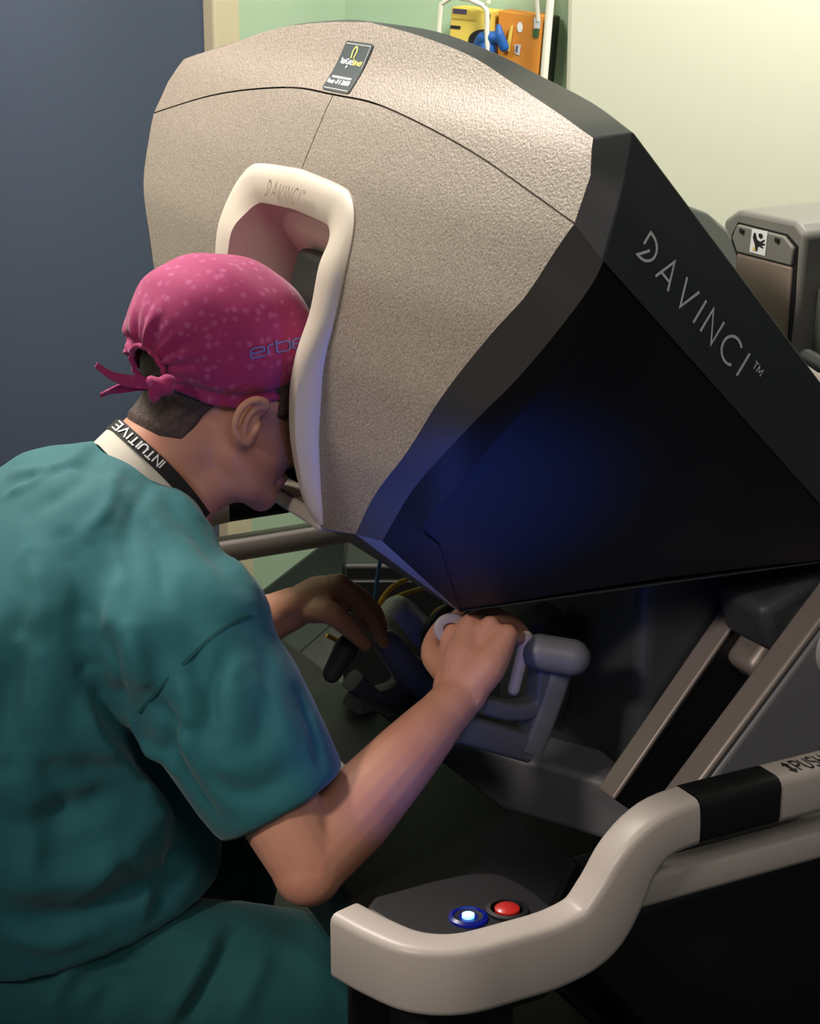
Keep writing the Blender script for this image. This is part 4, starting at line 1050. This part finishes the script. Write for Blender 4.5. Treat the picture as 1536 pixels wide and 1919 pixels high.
# ================================================================== glove boxes in a wire holder on the back wall
def wpt(px, py, t):
    """point on the plane parallel to the back wall, t in front of it"""
    b0 = corner+nR*t; r = ray(px, py); k = ((b0-CAM)@nR)/(r@nR); return CAM+k*r
def wprism(poly, t, depth): return extrude([wpt(*p, t) for p in poly], -nR*depth)
rk_ = empty('glove_box_holder', tuple(np.array([*(corner+dirR*.37+nR*.06)[:2], 1.30])), 'white wire glove box holder hung on the back wall', 'rack')
for pts in ([(832, 186), (826, 8), (904, 10), (912, 60), (916, 205)], [(918, -30), (914, 6)]):
    ob('wire', *tube([wpt(*p, .14) for p in pts], .006, 10, 1 if len(pts) == 2 else 3), M['wire'], rk_)
for pts in ([(1002, -60), (1008, 40)], [(1012, 226), (1036, -60)]):
    ob('wire', *tube([wpt(*p, .10 if pts[0][0] < 1010 else .15) for p in pts], .005 if pts[0][0] < 1010 else .009, 10, 2), M['wire'], rk_)
ob('shelf_wire', *tube([wpt(832, 186, .14), wpt(1012, 226, .14)], .006, 10, 2), M['wire'], rk_)
ob('shelf_wire', *tube([wpt(832, 186, .02), wpt(1012, 226, .02)], .006, 10, 2), M['wire'], rk_)
for p in (832, 1012): ob('shelf_wire', *tube([wpt(p, 186+(p-832)*.22, .14), wpt(p, 186+(p-832)*.22, 0)], .006, 10, 2), M['wire'], rk_)
yb = ob('glove_box', *wprism([(846, 13), (921, 22), (917, 158), (836, 150)], .12, .09), M['ybox'], None, smooth=False, bevel=.002)
tag(yb, 'yellow glove box with purple print in the wire holder', 'box', 'glove boxes on the back wall')
for nm, pts, m in (('print_mark', [(849, 16), (875, 18), (873, 27), (848, 25)], M['purple']), ('print_mark', [(844, 47), (863, 49), (862, 55), (843, 53)], M['print_black']),
                   ('print_mark', [(846, 33), (890, 37), (890, 40), (846, 36)], mat('ochre_print', 'B49A3C', .6)), ('print_mark', [(912, 26), (919, 27), (918, 36), (911, 35)], M['oside'])):
    ob(nm, [wpt(*p, .1212) for p in pts], [tuple(range(len(pts)))], m, yb, smooth=False)
obx = ob('glove_box', *wprism([(934, 20), (1017, 30), (1005, 170), (930, 165)], .10, .08), M['obox'], None, smooth=False, bevel=.002)
tag(obx, 'orange glove box with white ovals beside the yellow one', 'box', 'glove boxes on the back wall')
for nm, pts, m in (('print_mark', [(974+5.5*math.cos(t), 51+10*math.sin(t)) for t in np.linspace(0, 6.28, 14, endpoint=False)], M['print_white']), ('print_mark', [(1000, 32), (1013, 34), (1012, 54), (1000, 53)], M['silver']),
                   ('print_mark', [(998, 54), (1010, 55), (1008, 72), (998, 70)], M['green']), ('print_mark', [(964, 83), (976, 84), (973, 104), (964, 100)], M['silver']), ('print_mark', [(966, 85), (971, 86), (969, 100), (965, 98)], M['purple'])):
    ob(nm, [wpt(*p, .1022) for p in pts], [tuple(range(len(pts)))], m, obx, smooth=False)
ob('box_flap', *extrude([wpt(*p, .104) for p in [(958, 48), (962, 48), (955, 96), (947, 94)]], nR*.004), M['ybox'], obx, smooth=False)
dk = ob('orange_box_side', *wprism([(1023, 32), (1031, 35), (1017, 178), (1010, 172)], .098, .08), M['oside'], None, smooth=False, bevel=.001)  # separate slab standing in for the orange box's dark right side
tag(dk, 'dark right side of the orange glove box', 'box')
ob('box_opening', [wpt(905+28*math.cos(t), 76+21*math.sin(t), .1213) for t in np.linspace(0, 6.28, 20, endpoint=False)], [tuple(range(20))], M['black'], yb, smooth=False)
gl = ob('glove', *remesh([capsule([wpt(893, 84, .125), wpt(905, 72, .128), wpt(924, 70, .132)], [.010, .016, .014]), capsule([wpt(934, 50, .135), wpt(936, 66, .135), wpt(944, 88, .13)], [.007, .011, .012]), ball(wpt(915, 92, .128), (.022, .016, .020))], .003, 4)[0::2], M['glove'])
tag(gl, 'blue nitrile glove pulled half out of the yellow glove box', 'glove')
